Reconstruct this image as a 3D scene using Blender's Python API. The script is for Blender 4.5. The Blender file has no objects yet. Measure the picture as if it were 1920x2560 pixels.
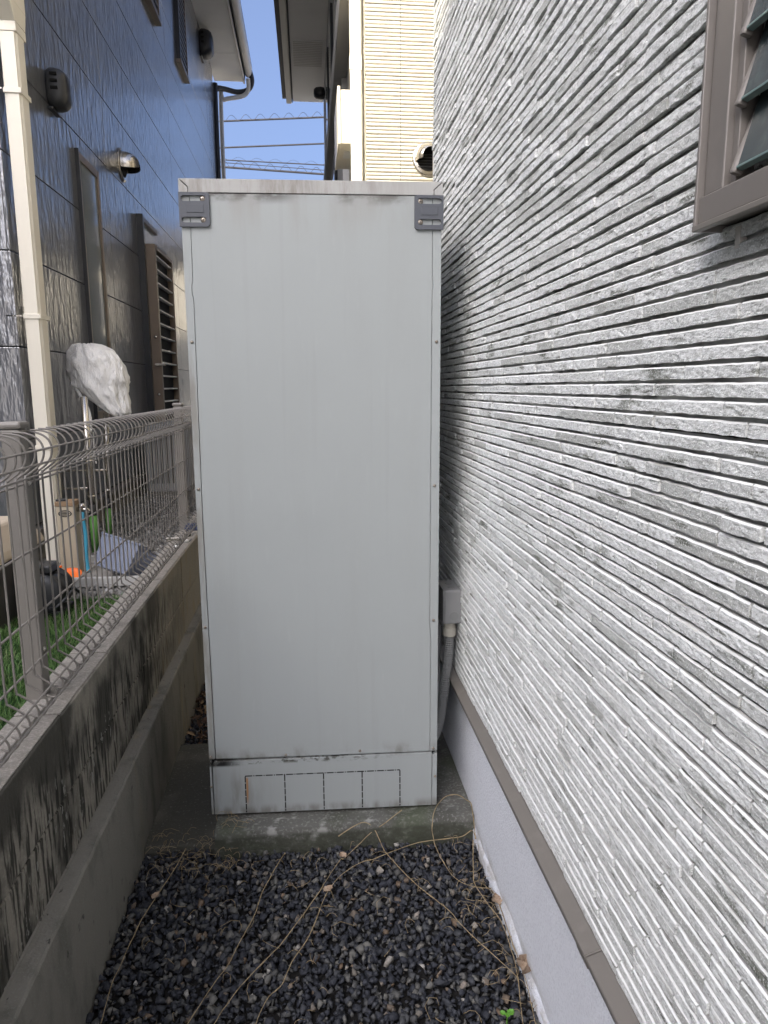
import bpy, bmesh, math, random
import numpy as np
from mathutils import Vector, Matrix, Euler, noise as mnoise

R_ = math.radians
random.seed(7); rng = np.random.default_rng(7)
scene = bpy.context.scene
COL = scene.collection

# ------------------------------------------------------------------ camera
CAM_H = 1.40
cam_d = bpy.data.cameras.new('camera'); cam = bpy.data.objects.new('camera', cam_d); COL.objects.link(cam)
ROT = Matrix(((0.99447, 0.02315, -0.10241), (-0.10486, 0.1711, -0.97966), (-0.00515, 0.98498, 0.17258)))
cam.matrix_world = Matrix.Translation((0, 0, CAM_H)) @ ROT.to_4x4()
cam_d.sensor_fit = 'VERTICAL'; cam_d.sensor_height = 24.0; cam_d.lens = 24.0 * 1775 / 2560
cam_d.clip_start = 0.02; cam_d.clip_end = 3000
scene.camera = cam

# ------------------------------------------------------------------ sky, sun, exposure
SUN_EL, SUN_AZ = 32.0, -135.0            # sun stands behind the viewer, to the left
world = bpy.data.worlds.new('World'); scene.world = world; world.use_nodes = True
wn = world.node_tree.nodes; bg = wn['Background']
sky = wn.new('ShaderNodeTexSky'); sky.sky_type = 'NISHITA'; sky.sun_disc = False
sky.sun_elevation = R_(SUN_EL); sky.sun_rotation = R_(SUN_AZ); sky.air_density = 0.5; sky.dust_density = 9.5; sky.ozone_density = 3.8
world.node_tree.links.new(sky.outputs[0], bg.inputs[0]); bg.inputs[1].default_value = 0.15
sd = bpy.data.lights.new('sun', 'SUN'); sd.energy = 2.0; sd.angle = R_(0.53); sd.color = (1.0, 0.87, 0.66)
sun = bpy.data.objects.new('sun', sd); COL.objects.link(sun)
_a, _e = R_(SUN_AZ), R_(SUN_EL)
SUN_DIR = Vector((math.sin(_a) * math.cos(_e), math.cos(_a) * math.cos(_e), math.sin(_e)))
sun.rotation_euler = SUN_DIR.to_track_quat('Z', 'Y').to_euler(); sun.location = SUN_DIR * 40
vs = scene.view_settings
vs.view_transform = 'Standard'; vs.look = 'None'; vs.gamma = 1.0; vs.use_curve_mapping = False
vs.exposure = 1.72
scene.render.film_transparent = False

# ------------------------------------------------------------------ helpers
def wl(o):
    v = Vector((0, 0, 0))
    while o is not None:
        v += o.location; o = o.parent
    return v

def tag(o, label=None, cat=None, group=None, kind=None):
    for k, v in (('label', label), ('category', cat), ('group', group), ('kind', kind)):
        if v: o[k] = v
    return o

def empty(name, loc, label=None, cat=None, group=None):
    o = bpy.data.objects.new(name, None); COL.objects.link(o); o.location = loc; o.empty_display_size = .05
    return tag(o, label, cat, group)

def place(name, me, mat, parent=None, loc=(0, 0, 0)):
    """link mesh me (coordinates relative to world point loc) under parent"""
    o = bpy.data.objects.new(name, me); COL.objects.link(o)
    if mat is not None and len(me.materials) == 0: me.materials.append(mat)
    if parent is not None:
        o.parent = parent; o.location = Vector(loc) - wl(parent)
    else:
        o.location = loc
    return o

class MB:
    def __init__(s, T=None): s.v = []; s.f = []; s.T = T
    def add(s, vs_, fs):
        b = len(s.v)
        s.v += [tuple(s.T(*p)) if s.T else tuple(p) for p in vs_]
        s.f += [tuple(i + b for i in f) for f in fs]; return s
    def box(s, x0, y0, z0, x1, y1, z1):
        x0, x1 = min(x0, x1), max(x0, x1); y0, y1 = min(y0, y1), max(y0, y1); z0, z1 = min(z0, z1), max(z0, z1)
        return s.add([(x0,y0,z0),(x1,y0,z0),(x1,y1,z0),(x0,y1,z0),(x0,y0,z1),(x1,y0,z1),(x1,y1,z1),(x0,y1,z1)],
              [(0,3,2,1),(4,5,6,7),(0,1,5,4),(1,2,6,5),(2,3,7,6),(3,0,4,7)])
    def prism(s, poly, a0, a1, axis='x'):
        n = len(poly)
        def pt(p, a):
            return {'x': (a, p[0], p[1]), 'y': (p[0], a, p[1]), 'z': (p[0], p[1], a)}[axis]
        vs_ = [pt(p, a0) for p in poly] + [pt(p, a1) for p in poly]
        return s.add(vs_, [tuple(range(n))[::-1], tuple(range(n, 2*n))] + [(i, (i+1) % n, n+(i+1) % n, n+i) for i in range(n)])
    def tube(s, path, r, n=8, caps=True, radii=None):
        P = [Vector(p) for p in path]; m = len(P); rings = []
        t0 = (P[1]-P[0]).normalized(); up = Vector((0,0,1)) if abs(t0.z) < .9 else Vector((1,0,0))
        u = t0.cross(up).normalized()
        for i, p in enumerate(P):
            t = ((P[min(i+1,m-1)]-P[max(i-1,0)])).normalized()
            u = (u - t*u.dot(t)).normalized(); w = t.cross(u)
            rr = radii[i] if radii else r
            rings.append([p + (u*math.cos(a)+w*math.sin(a))*rr for a in (2*math.pi*k/n for k in range(n))])
        vs_ = [tuple(q) for rg in rings for q in rg]
        fs = [(i*n+k, i*n+(k+1)%n, (i+1)*n+(k+1)%n, (i+1)*n+k) for i in range(m-1) for k in range(n)]
        if caps: fs += [tuple(range(n))[::-1], tuple(range((m-1)*n, m*n))]
        return s.add(vs_, fs)
    def lathe(s, prof, c, axis, n=16):
        """prof: [(radius, offset)], revolved round axis through c"""
        ax = Vector(axis).normalized(); up = Vector((0,0,1)) if abs(ax.z) < .9 else Vector((1,0,0))
        u = ax.cross(up).normalized(); w = ax.cross(u); c = Vector(c); vs_ = []
        for r, h in prof:
            for k in range(n):
                a = 2*math.pi*k/n; vs_.append(tuple(c + ax*h + (u*math.cos(a)+w*math.sin(a))*r))
        m = len(prof)
        fs = [(i*n+k, i*n+(k+1)%n, (i+1)*n+(k+1)%n, (i+1)*n+k) for i in range(m-1) for k in range(n)]
        fs += [tuple(range(n))[::-1], tuple(range((m-1)*n, m*n))]
        return s.add(vs_, fs)
    def build(s, name, mat, parent=None, bev=0, smooth=False, loc=None, fix=True):
        loc = Vector(loc) if loc is not None else (wl(parent) if parent is not None else Vector((0,0,0)))
        me = bpy.data.meshes.new(name)
        me.from_pydata([tuple(Vector(p)-loc) for p in s.v], [], s.f)
        if fix:
            bm = bmesh.new(); bm.from_mesh(me); bmesh.ops.recalc_face_normals(bm, faces=bm.faces); bm.to_mesh(me); bm.free()
        if smooth: me.polygons.foreach_set('use_smooth', [True]*len(me.polygons))
        me.update()
        o = place(name, me, mat, parent, loc)
        if bev:
            b = o.modifiers.new('bevel', 'BEVEL'); b.width = bev; b.segments = 2; b.limit_method = 'ANGLE'; b.angle_limit = R_(40)
        return o

def np_mesh(name, V, F, mat, parent=None, loc=(0,0,0), smooth=False):
    """V (n,3) world coords, F (m,k) faces of equal size"""
    V = np.asarray(V, dtype=np.float32) - np.array(loc, dtype=np.float32); F = np.asarray(F, dtype=np.int32)
    me = bpy.data.meshes.new(name); m, k = F.shape
    me.vertices.add(len(V)); me.vertices.foreach_set('co', V.ravel())
    me.loops.add(m*k); me.loops.foreach_set('vertex_index', F.ravel())
    me.polygons.add(m); me.polygons.foreach_set('loop_start', np.arange(0, m*k, k, dtype=np.int32))
    if smooth: me.polygons.foreach_set('use_smooth', np.ones(m, dtype=bool))
    me.update(calc_edges=True); me.validate()
    return place(name, me, mat, parent, loc)

def spline(pts, n=6):
    P = [Vector(p) for p in pts]; out = []
    for i in range(len(P)-1):
        a, b, c, d = P[max(i-1,0)], P[i], P[i+1], P[min(i+2,len(P)-1)]
        for k in range(n):
            t = k/n; out.append(.5*((2*b)+(c-a)*t+(2*a-5*b+4*c-d)*t*t+(3*b-a-3*c+d)*t**3))
    out.append(P[-1]); return out

# ------------------------------------------------------------------ materials
class NT:
    def __init__(s, m): s.t = m.node_tree; s.n = s.t.nodes
    def new(s, t, **kw):
        x = s.n.new(t)
        for k, v in kw.items(): setattr(x, k, v)
        return x
    def link(s, a, b): s.t.links.new(a, b)

def mat(name, col, rough=.6, spec=.5, metal=0., layers=(), bumps=(), coat=0., rand=None, rvar=0., trans=0., alpha=1., ior=1.45):
    m = bpy.data.materials.new(name); m.use_nodes = True; N = NT(m); b = N.n['Principled BSDF']
    b.inputs['Roughness'].default_value = rough; b.inputs['Metallic'].default_value = metal
    b.inputs['Specular IOR Level'].default_value = spec; b.inputs['Coat Weight'].default_value = coat; b.inputs['IOR'].default_value = ior
    b.inputs['Coat Roughness'].default_value = .17; b.inputs['Coat IOR'].default_value = 2.25
    b.inputs['Transmission Weight'].default_value = trans; b.inputs['Alpha'].default_value = alpha
    geo = N.new('ShaderNodeNewGeometry')
    def tex(s, d, kind='noise', rg=.5, off=0.):
        mp = N.new('ShaderNodeMapping'); mp.inputs['Scale'].default_value = s; mp.inputs['Location'].default_value = (off, off*.7, off*1.3)
        N.link(geo.outputs['Position'], mp.inputs['Vector'])
        if kind == 'noise':
            t = N.new('ShaderNodeTexNoise'); t.inputs['Scale'].default_value = 1; t.inputs['Detail'].default_value = d
            t.inputs['Roughness'].default_value = rg; N.link(mp.outputs[0], t.inputs['Vector']); return t.outputs['Fac']
        t = N.new('ShaderNodeTexVoronoi'); t.inputs['Scale'].default_value = 1; N.link(mp.outputs[0], t.inputs['Vector']); return t.outputs['Distance']
    if rand:
        oi = N.new('ShaderNodeObjectInfo'); ad = N.new('ShaderNodeMath', operation='ADD'); fr = N.new('ShaderNodeMath', operation='FRACT')
        N.link(oi.outputs['Random'], ad.inputs[0]); N.link(geo.outputs['Random Per Island'], ad.inputs[1]); N.link(ad.outputs[0], fr.inputs[0])
        cr = N.new('ShaderNodeValToRGB'); el = cr.color_ramp.elements
        while len(el) < len(rand): el.new(.5)
        for e, (p, c) in zip(el, rand): e.position = p; e.color = (*c, 1)
        N.link(fr.outputs[0], cr.inputs['Fac']); cur = cr.outputs['Color']
    else:
        rgb = N.new('ShaderNodeRGB'); rgb.outputs[0].default_value = (*col, 1); cur = rgb.outputs[0]
    for L in layers:
        f = tex(L['s'], L.get('d', 4), L.get('k', 'noise'), L.get('r', .55), L.get('o', 0))
        mr = N.new('ShaderNodeMapRange', interpolation_type='SMOOTHSTEP')
        mr.inputs['From Min'].default_value = L['lo']; mr.inputs['From Max'].default_value = L['hi']; mr.inputs['To Max'].default_value = L.get('a', 1)
        N.link(f, mr.inputs['Value']); fac = mr.outputs['Result']
        if 'mask' in L:                     # stains and darker bands: restricted to a box of axis ranges with soft ends
            sp = N.new('ShaderNodeSeparateXYZ'); N.link(geo.outputs['Position'], sp.inputs[0])
            for ax, a0, a1, a2, a3 in L['mask']:
                for lo, hi in ((a0, a1), (a3, a2)):
                    q = N.new('ShaderNodeMapRange', interpolation_type='SMOOTHSTEP')
                    q.inputs['From Min'].default_value = min(lo, hi); q.inputs['From Max'].default_value = max(lo, hi)
                    if lo > hi: q.inputs['To Min'].default_value = 1; q.inputs['To Max'].default_value = 0
                    N.link(sp.outputs['xyz'.index(ax)], q.inputs['Value'])
                    mu = N.new('ShaderNodeMath', operation='MULTIPLY'); N.link(fac, mu.inputs[0]); N.link(q.outputs['Result'], mu.inputs[1]); fac = mu.outputs[0]
        mx = N.new('ShaderNodeMix', data_type='RGBA'); N.link(fac, mx.inputs['Factor']); N.link(cur, mx.inputs[6])
        mx.inputs[7].default_value = (*L['c'], 1); cur = mx.outputs[2]
    N.link(cur, b.inputs['Base Color'])
    if rvar:
        f = tex((30, 30, 30), 3); mr = N.new('ShaderNodeMapRange'); mr.inputs['To Min'].default_value = max(.02, rough-rvar); mr.inputs['To Max'].default_value = min(1, rough+rvar)
        N.link(f, mr.inputs['Value']); N.link(mr.outputs[0], b.inputs['Roughness'])
    prev = None
    for B in bumps:
        f = tex(B['s'], B.get('d', 4), B.get('k', 'noise'), B.get('r', .55), B.get('o', 0))
        bp = N.new('ShaderNodeBump'); bp.inputs['Strength'].default_value = B.get('st', .5); bp.inputs['Distance'].default_value = B.get('h', .002)
        N.link(f, bp.inputs['Height'])
        if prev: N.link(prev, bp.inputs['Normal'])
        prev = bp.outputs['Normal']
    if prev:
        N.link(prev, b.inputs['Normal'])
        if coat: N.link(prev, b.inputs['Coat Normal'])
    return m

M = {}
def SC(x, y=None, z=None): return (x, y or x, z or x)
M['brick'] = mat('painted_stone_siding', (.55,.55,.54), .75, .35, rand=[(0,(.70,.72,.70)),(.25,(.77,.79,.775)),(.60,(.70,.72,.705)),(.70,(.50,.515,.49)),(.76,(.40,.41,.385)),(.80,(.72,.74,.725)),(.93,(.62,.635,.61)),(1,(.38,.39,.36))],
    layers=[dict(s=(150,105,260), d=5, lo=.40, hi=.64, c=(.40,.413,.397), a=.75, r=.68), dict(s=(95,60,180), d=5, lo=.58, hi=.68, c=(.19,.198,.18), a=.8, r=.65),
            dict(s=(26,18,60), d=5, lo=.55, hi=.72, c=(.33,.342,.315), a=.65), dict(s=(7,5,14), d=6, lo=.595, hi=.70, c=(.08,.088,.06), a=.82, r=.65),
            dict(s=(24,9,75), d=5, lo=.60, hi=.69, c=(.065,.072,.045), a=.8, r=.6, o=11), dict(s=SC(430), d=2, lo=.55, hi=.66, c=(.84,.86,.845), a=.75, o=4)],
    bumps=[dict(s=(150,110,230), d=5, st=.9, h=.0035, r=.62), dict(s=SC(480), d=2, st=.5, h=.001)])
M['chamfer'] = mat('unprinted_chamfer', (.73,.745,.725), .7, .3, layers=[dict(s=(9,7,14), d=6, lo=.55, hi=.75, c=(.35,.35,.31), a=.8), dict(s=SC(120), d=3, lo=.55, hi=.75, c=(.55,.55,.53), a=.6)])
M['groove'] = mat('siding_groove', (.55,.55,.53), .85, .2, layers=[dict(s=(40,12,30), d=6, lo=.46, hi=.66, c=(.10,.10,.085), a=.9), dict(s=(5,4,5), d=3, lo=.5, hi=.6, c=(.33,.33,.32), a=.6)],
    bumps=[dict(s=SC(200), st=.3, h=.001)])
M['wing'] = mat('clean_siding', (.64,.61,.52), .8, .25, layers=[dict(s=(60,60,120), d=4, lo=.5, hi=.75, c=(.54,.51,.43), a=.5)], bumps=[dict(s=(30,30,70), st=.25, h=.002)])
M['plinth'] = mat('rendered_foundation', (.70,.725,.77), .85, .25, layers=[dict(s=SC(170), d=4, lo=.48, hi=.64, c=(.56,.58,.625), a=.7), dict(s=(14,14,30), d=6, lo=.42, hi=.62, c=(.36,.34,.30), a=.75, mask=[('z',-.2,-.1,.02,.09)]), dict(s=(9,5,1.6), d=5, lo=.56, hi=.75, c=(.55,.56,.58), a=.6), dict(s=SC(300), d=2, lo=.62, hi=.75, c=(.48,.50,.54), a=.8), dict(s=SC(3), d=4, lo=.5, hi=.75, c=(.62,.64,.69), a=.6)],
    bumps=[dict(s=SC(190), d=4, st=.9, h=.003)])
M['flash'] = mat('bronze_flashing', (.150,.138,.122), .45, .5, layers=[dict(s=SC(25), d=4, lo=.5, hi=.75, c=(.195,.18,.16), a=.5)], bumps=[dict(s=SC(8), st=.1, h=.002)])
M['alu'] = mat('bronze_aluminium', (.165,.152,.138), .42, .5, metal=.15, layers=[dict(s=SC(30), d=4, lo=.5, hi=.8, c=(.21,.195,.178), a=.4)])
M['glass_blade'] = mat('louvre_glass', (.045,.058,.062), .22, .6, layers=[dict(s=SC(45), d=5, lo=.45, hi=.75, c=(.10,.125,.125), a=.5)], bumps=[dict(s=SC(300), st=.15, h=.0005)])
M['glass_edge'] = mat('glass_edge', (.13,.20,.19), .3, .5)
M['screen'] = mat('insect_screen', (.02,.022,.024), .8)
M['cab'] = mat('cabinet_paint', (.285,.306,.302), .42, .4, layers=[
      dict(s=(9,9,.9), d=5, lo=.48, hi=.75, c=(.270,.287,.280), a=.6), dict(s=(40,40,1.2), d=3, lo=.55, hi=.75, c=(.255,.27,.264), a=.3),
      dict(s=(14,14,3), d=5, lo=.42, hi=.68, c=(.23,.222,.20), a=.6, mask=[('z',1.77,1.93,2.2,2.3)]),
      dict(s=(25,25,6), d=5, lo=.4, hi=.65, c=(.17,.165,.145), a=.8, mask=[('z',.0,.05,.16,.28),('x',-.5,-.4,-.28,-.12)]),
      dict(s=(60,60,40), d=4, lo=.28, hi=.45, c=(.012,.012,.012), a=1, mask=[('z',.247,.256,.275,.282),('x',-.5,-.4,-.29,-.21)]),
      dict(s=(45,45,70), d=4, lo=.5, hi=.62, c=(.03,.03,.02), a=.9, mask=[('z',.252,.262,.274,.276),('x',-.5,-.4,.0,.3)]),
      dict(s=(30,30,5), d=4, lo=.35, hi=.6, c=(.30,.15,.05), a=.9, mask=[('z',.10,.15,.205,.215),('x',-.2195,-.2185,-.2155,-.211)]),
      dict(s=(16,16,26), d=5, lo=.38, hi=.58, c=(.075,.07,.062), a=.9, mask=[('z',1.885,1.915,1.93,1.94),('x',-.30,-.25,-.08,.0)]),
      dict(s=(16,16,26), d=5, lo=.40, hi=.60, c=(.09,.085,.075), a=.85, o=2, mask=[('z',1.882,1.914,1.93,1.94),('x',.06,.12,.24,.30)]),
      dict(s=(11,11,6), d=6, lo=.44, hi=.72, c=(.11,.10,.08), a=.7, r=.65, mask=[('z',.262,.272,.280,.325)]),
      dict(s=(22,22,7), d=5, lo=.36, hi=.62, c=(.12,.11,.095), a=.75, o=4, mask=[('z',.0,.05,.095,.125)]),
      dict(s=(24,24,4), d=5, lo=.40, hi=.66, c=(.16,.145,.12), a=.7, o=6, mask=[('x',-.5,-.4,-.318,-.300),('z',.0,.1,1.5,1.9)]),
      dict(s=(50,50,8), d=5, lo=.58, hi=.8, c=(.33,.35,.35), a=.25, o=3)],
    bumps=[dict(s=SC(4), d=2, st=.3, h=.012), dict(s=SC(400), d=2, st=.05, h=.0005)])
M['lid'] = mat('cabinet_lid_paint', (.33,.33,.315), .5, .4, layers=[dict(s=(28,28,5), d=7, lo=.40, hi=.70, c=(.16,.14,.12), a=.75, r=.7, mask=[('x',-.6,-.5,.05,.4)]), dict(s=(60,60,3), d=5, lo=.5, hi=.75, c=(.25,.24,.22), a=.5)])
M['dark'] = mat('dark_gap', (.012,.012,.012), .8, .2)
M['bracket'] = mat('slate_powder_coat', (.070,.076,.088), .5, .4, bumps=[dict(s=SC(600), st=.1, h=.0004)])
M['screw'] = mat('weathered_screw', (.30,.27,.23), .38, .5, metal=.8, layers=[dict(s=SC(300), d=3, lo=.45, hi=.7, c=(.12,.08,.05), a=.8)])
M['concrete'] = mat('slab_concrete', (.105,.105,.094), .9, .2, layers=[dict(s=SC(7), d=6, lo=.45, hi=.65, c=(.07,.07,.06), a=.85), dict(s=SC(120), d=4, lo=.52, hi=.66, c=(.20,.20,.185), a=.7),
      dict(s=(18,30,18), d=6, lo=.55, hi=.68, c=(.33,.33,.31), a=.7, o=2, mask=[('x',-.35,-.2,.3,.6)]), dict(s=SC(4), d=3, lo=.5, hi=.7, c=(.07,.085,.05), a=.6, o=5), dict(s=(25,25,40), d=5, lo=.25, hi=.55, c=(.042,.045,.032), a=.85, o=9, mask=[('z',-.3,-.2,.050,.066)])],  # last layer: darker tone on the slab below its top edge
    bumps=[dict(s=SC(90), d=5, st=.8, h=.004), dict(s=SC(15), d=3, st=.5, h=.01)])
M['pad'] = mat('damp_concrete', (.062,.060,.048), .85, .25, layers=[dict(s=SC(6), d=6, lo=.45, hi=.68, c=(.11,.105,.085), a=.8), dict(s=SC(130), d=4, lo=.58, hi=.7, c=(.17,.165,.15), a=.6)], bumps=[dict(s=SC(90), d=5, st=.8, h=.004)])
M['block'] = mat('mouldy_block', (.25,.232,.195), .92, .2, layers=[dict(s=SC(150), d=3, lo=.5, hi=.7, c=(.34,.32,.275), a=.6),
      dict(s=(9,5,4), d=6, lo=.42, hi=.60, c=(.05,.049,.042), a=.9, mask=[('y',-3,-2,2.3,3.4)]), dict(s=(70,70,9), d=5, lo=.47, hi=.60, c=(.024,.024,.021), a=.9, mask=[('y',-3,-2,2.4,3.3),('z',.0,.05,.56,.66)]),
      dict(s=(60,55,22), d=5, lo=.615, hi=.65, c=(.27,.265,.24), a=.9, o=7, mask=[('y',-3,-2,2.1,2.5),('z',.2,.32,.5,.58)]),
      dict(s=(30,16,5), d=5, lo=.5, hi=.68, c=(.26,.21,.13), a=.6, mask=[('y',2.3,3.0,6,7)])],
    bumps=[dict(s=SC(140), d=5, st=.7, h=.003), dict(s=(30,30,12), d=3, st=.4, h=.004)])
M['blocktop'] = mat('weathered_block_top', (.24,.225,.20), .92, .2, layers=[dict(s=SC(200), d=4, lo=.45, hi=.65, c=(.36,.34,.31), a=.7), dict(s=SC(12), d=5, lo=.5, hi=.7, c=(.13,.125,.11), a=.7)],
    bumps=[dict(s=SC(160), d=4, st=.8, h=.003)])
M['footing'] = mat('cast_footing', (.215,.205,.178), .9, .2, layers=[dict(s=(12,12,5), d=6, lo=.45, hi=.7, c=(.12,.118,.10), a=.8), dict(s=(16,10,2), d=4, lo=.55, hi=.72, c=(.28,.23,.14), a=.6, o=3, mask=[('y',1.8,2.4,6,7)]),
      dict(s=(70,30,20), d=4, lo=.66, hi=.74, c=(.03,.03,.028), a=.8), dict(s=SC(260), d=3, lo=.55, hi=.7, c=(.27,.265,.245), a=.5)],
    bumps=[dict(s=SC(130), d=5, st=.7, h=.003), dict(s=(60,20,14), d=2, st=.5, h=.005, k='noise')])
M['stone'] = mat('crushed_stone', (.05,.05,.055), .72, .35, rand=[(0,(.020,.022,.028)),(.42,(.030,.033,.042)),(.66,(.048,.051,.056)),(.83,(.085,.084,.078)),(.93,(.15,.146,.13)),(.975,(.14,.095,.06)),(1,(.36,.35,.32))],
    layers=[dict(s=SC(140), d=4, lo=.5, hi=.72, c=(.085,.085,.085), a=.5)], bumps=[dict(s=SC(260), d=4, st=.5, h=.0015)])
M['soil'] = mat('dark_soil', (.02,.019,.018), .95, .1, bumps=[dict(s=SC(80), d=5, st=.8, h=.006)])
M['stone2'] = mat('grey_gravel', (.2,.2,.19), .8, .3, rand=[(0,(.12,.12,.115)),(.5,(.22,.215,.2)),(.9,(.30,.295,.28)),(1,(.42,.41,.39))], bumps=[dict(s=SC(200), st=.4, h=.0015)])
M['turf'] = mat('artificial_turf', (.04,.12,.03), .6, .25, rand=[(0,(.045,.095,.025)),(.5,(.075,.15,.04)),(.85,(.11,.19,.06)),(1,(.19,.20,.10))])
M['turfbase'] = mat('turf_backing', (.02,.05,.016), .9, .1)
M['yard'] = mat('yard_ground', (.23,.22,.20), .9, .2, layers=[dict(s=SC(60), d=4, lo=.45, hi=.65, c=(.12,.115,.105), a=.8)], bumps=[dict(s=SC(70), st=.8, h=.01)])
M['drive'] = mat('pale_concrete_ground', (.46,.45,.43), .9, .2, layers=[dict(s=SC(1.5), d=5, lo=.45, hi=.7, c=(.38,.37,.35), a=.6)], bumps=[dict(s=SC(60), st=.3, h=.003)])
M['fence'] = mat('taupe_coated_steel', (.165,.154,.138), .38, .5, layers=[dict(s=SC(20), d=3, lo=.5, hi=.75, c=(.21,.196,.176), a=.5)])
M['navy'] = mat('dark_embossed_siding', (.092,.096,.105), .30, .5, layers=[dict(s=(14,14,3), d=5, lo=.45, hi=.7, c=(.13,.133,.14), a=.7)],
    bumps=[dict(s=(24,20,6.5), d=3, st=.9, h=.014, r=.55), dict(s=(75,60,22), d=3, st=.45, h=.003)], ior=1.7, coat=1.0)
M['joint'] = mat('siding_joint', (.012,.013,.016), .7)
M['cream'] = mat('cream_pvc', (.70,.66,.56), .38, .5, layers=[dict(s=(8,8,1), d=4, lo=.5, hi=.8, c=(.62,.57,.46), a=.5)])
M['ivory'] = mat('ivory_metal', (.66,.62,.52), .4, .5)
M['soffit'] = mat('grey_soffit', (.74,.73,.70), .7, .3, layers=[dict(s=SC(2), d=4, lo=.5, hi=.8, c=(.66,.65,.62), a=.6)], bumps=[dict(s=(3,60,3), st=.1, h=.002)])
M['fascia'] = mat('fascia_paint', (.52,.50,.46), .5, .4)
M['black_tube'] = mat('black_cable', (.015,.017,.022), .45, .5)
M['hood_dark'] = mat('dark_vent_hood', (.028,.030,.034), .35, .5)
M['steel'] = mat('brushed_steel', (.55,.52,.47), .22, .5, metal=.95, bumps=[dict(s=SC(40), st=.08, h=.002)])
M['brown'] = mat('bronze_window', (.19,.15,.115), .4, .5, metal=.2)
M['glass'] = mat('window_glass', (.16,.175,.17), .05, .8, ior=1.6)
M['frost'] = mat('pale_window_glass', (.32,.36,.38), .12, .6)
M['bar'] = mat('white_bars', (.66,.66,.64), .4)
M['cover'] = mat('silver_cover_cloth', (.80,.79,.76), .38, .5, layers=[dict(s=SC(9), d=4, lo=.5, hi=.75, c=(.66,.655,.64), a=.6)], bumps=[dict(s=(70,70,20), d=4, st=1.0, h=.014, r=.6), dict(s=SC(600), d=1, st=.1, h=.0005)])
M['green'] = mat('green_grip', (.09,.24,.05), .45)
M['black_pl'] = mat('black_plastic', (.02,.021,.022), .42)
M['grey_pl'] = mat('grey_plastic', (.36,.37,.38), .45)
M['blue_pl'] = mat('blue_hose_plastic', (.06,.32,.46), .3)
M['orange'] = mat('orange_plastic', (.85,.16,.01), .4)
M['tan'] = mat('tan_wood_cap', (.24,.16,.09), .6, layers=[dict(s=(8,60,8), d=4, lo=.45, hi=.7, c=(.15,.095,.05), a=.7)])
M['post_cream'] = mat('cream_resin_post', (.44,.38,.28), .6, layers=[dict(s=(30,30,4), d=4, lo=.5, hi=.75, c=(.36,.31,.22), a=.6)])
M['tub'] = mat('translucent_tub', (.22,.25,.33), .4, .4, alpha=.6)
M['beige_lid'] = mat('beige_lid', (.50,.42,.32), .5, layers=[dict(s=SC(5), d=3, lo=.5, hi=.8, c=(.43,.36,.27), a=.6)])
M['bin'] = mat('dark_bin', (.05,.045,.042), .6)
M['conduit'] = mat('grey_conduit', (.20,.205,.20), .5)
M['conn'] = mat('beige_connector', (.42,.40,.34), .5)
M['jbox'] = mat('grey_junction_box', (.22,.223,.22), .5)
M['vine'] = mat('dry_vine', (.30,.235,.14), .8, .2, layers=[dict(s=SC(60), d=3, lo=.45, hi=.7, c=(.16,.115,.065), a=.7)])
M['leaf'] = mat('dry_leaf', (.34,.26,.19), .8, .2, layers=[dict(s=SC(120), d=4, lo=.45, hi=.7, c=(.2,.12,.07), a=.7)])
M['sprout'] = mat('green_leaf', (.10,.26,.03), .5)
M['litter'] = mat('dead_leaf_litter', (.1,.06,.04), .9, rand=[(0,(.05,.028,.018)),(.6,(.12,.07,.04)),(1,(.22,.15,.08))])
M['greywall'] = mat('grey_stucco', (.50,.50,.49), .8, .3, bumps=[dict(s=SC(40), st=.3, h=.003)])
M['band'] = mat('grey_band', (.40,.395,.375), .8, .3, layers=[dict(s=(20,2,8), d=4, lo=.45, hi=.7, c=(.33,.32,.30), a=.6)])
M['found'] = mat('left_foundation', (.25,.235,.21), .85, .2, bumps=[dict(s=SC(90), st=.3, h=.002)])
M['roof'] = mat('slate_roof', (.09,.09,.095), .7)
M['wire'] = mat('power_cable', (.025,.025,.03), .6)
M['white_pl'] = mat('white_plastic', (.68,.68,.66), .4)
M['housewall'] = mat('dark_house_wall', (.10,.09,.085), .85, bumps=[dict(s=SC(30), st=.3, h=.003)])
M['oval'] = mat('printed_oval', (.02,.02,.02), .5)

# ------------------------------------------------------------------ ground
def sheet(name, x0, y0, x1, y1, z, m, kind='structure', hole=None):
    mb = MB(); mb.add([(x0,y0,z),(x1,y0,z),(x1,y1,z),(x0,y1,z)], [(0,1,2,3)])
    o = mb.build(name, m, fix=False); o['kind'] = kind; return o
sheet('ground', -900, -900, 900, 900, -.06, M['drive'])
sheet('path_soil', -.56, -.6, .60, 9.0, -.016, M['soil'])
mb = MB(); mb.box(-60, 2.0, -.05, -.665, 60, .478); mb.box(-4.6, -1.5, -.05, -.665, 2.0, .478)
o = mb.build('yard_ground', M['yard']); o['kind'] = 'structure'
sheet('turf_base', -4.2, .1, -.680, 3.16, .483, M['turfbase'])

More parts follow.
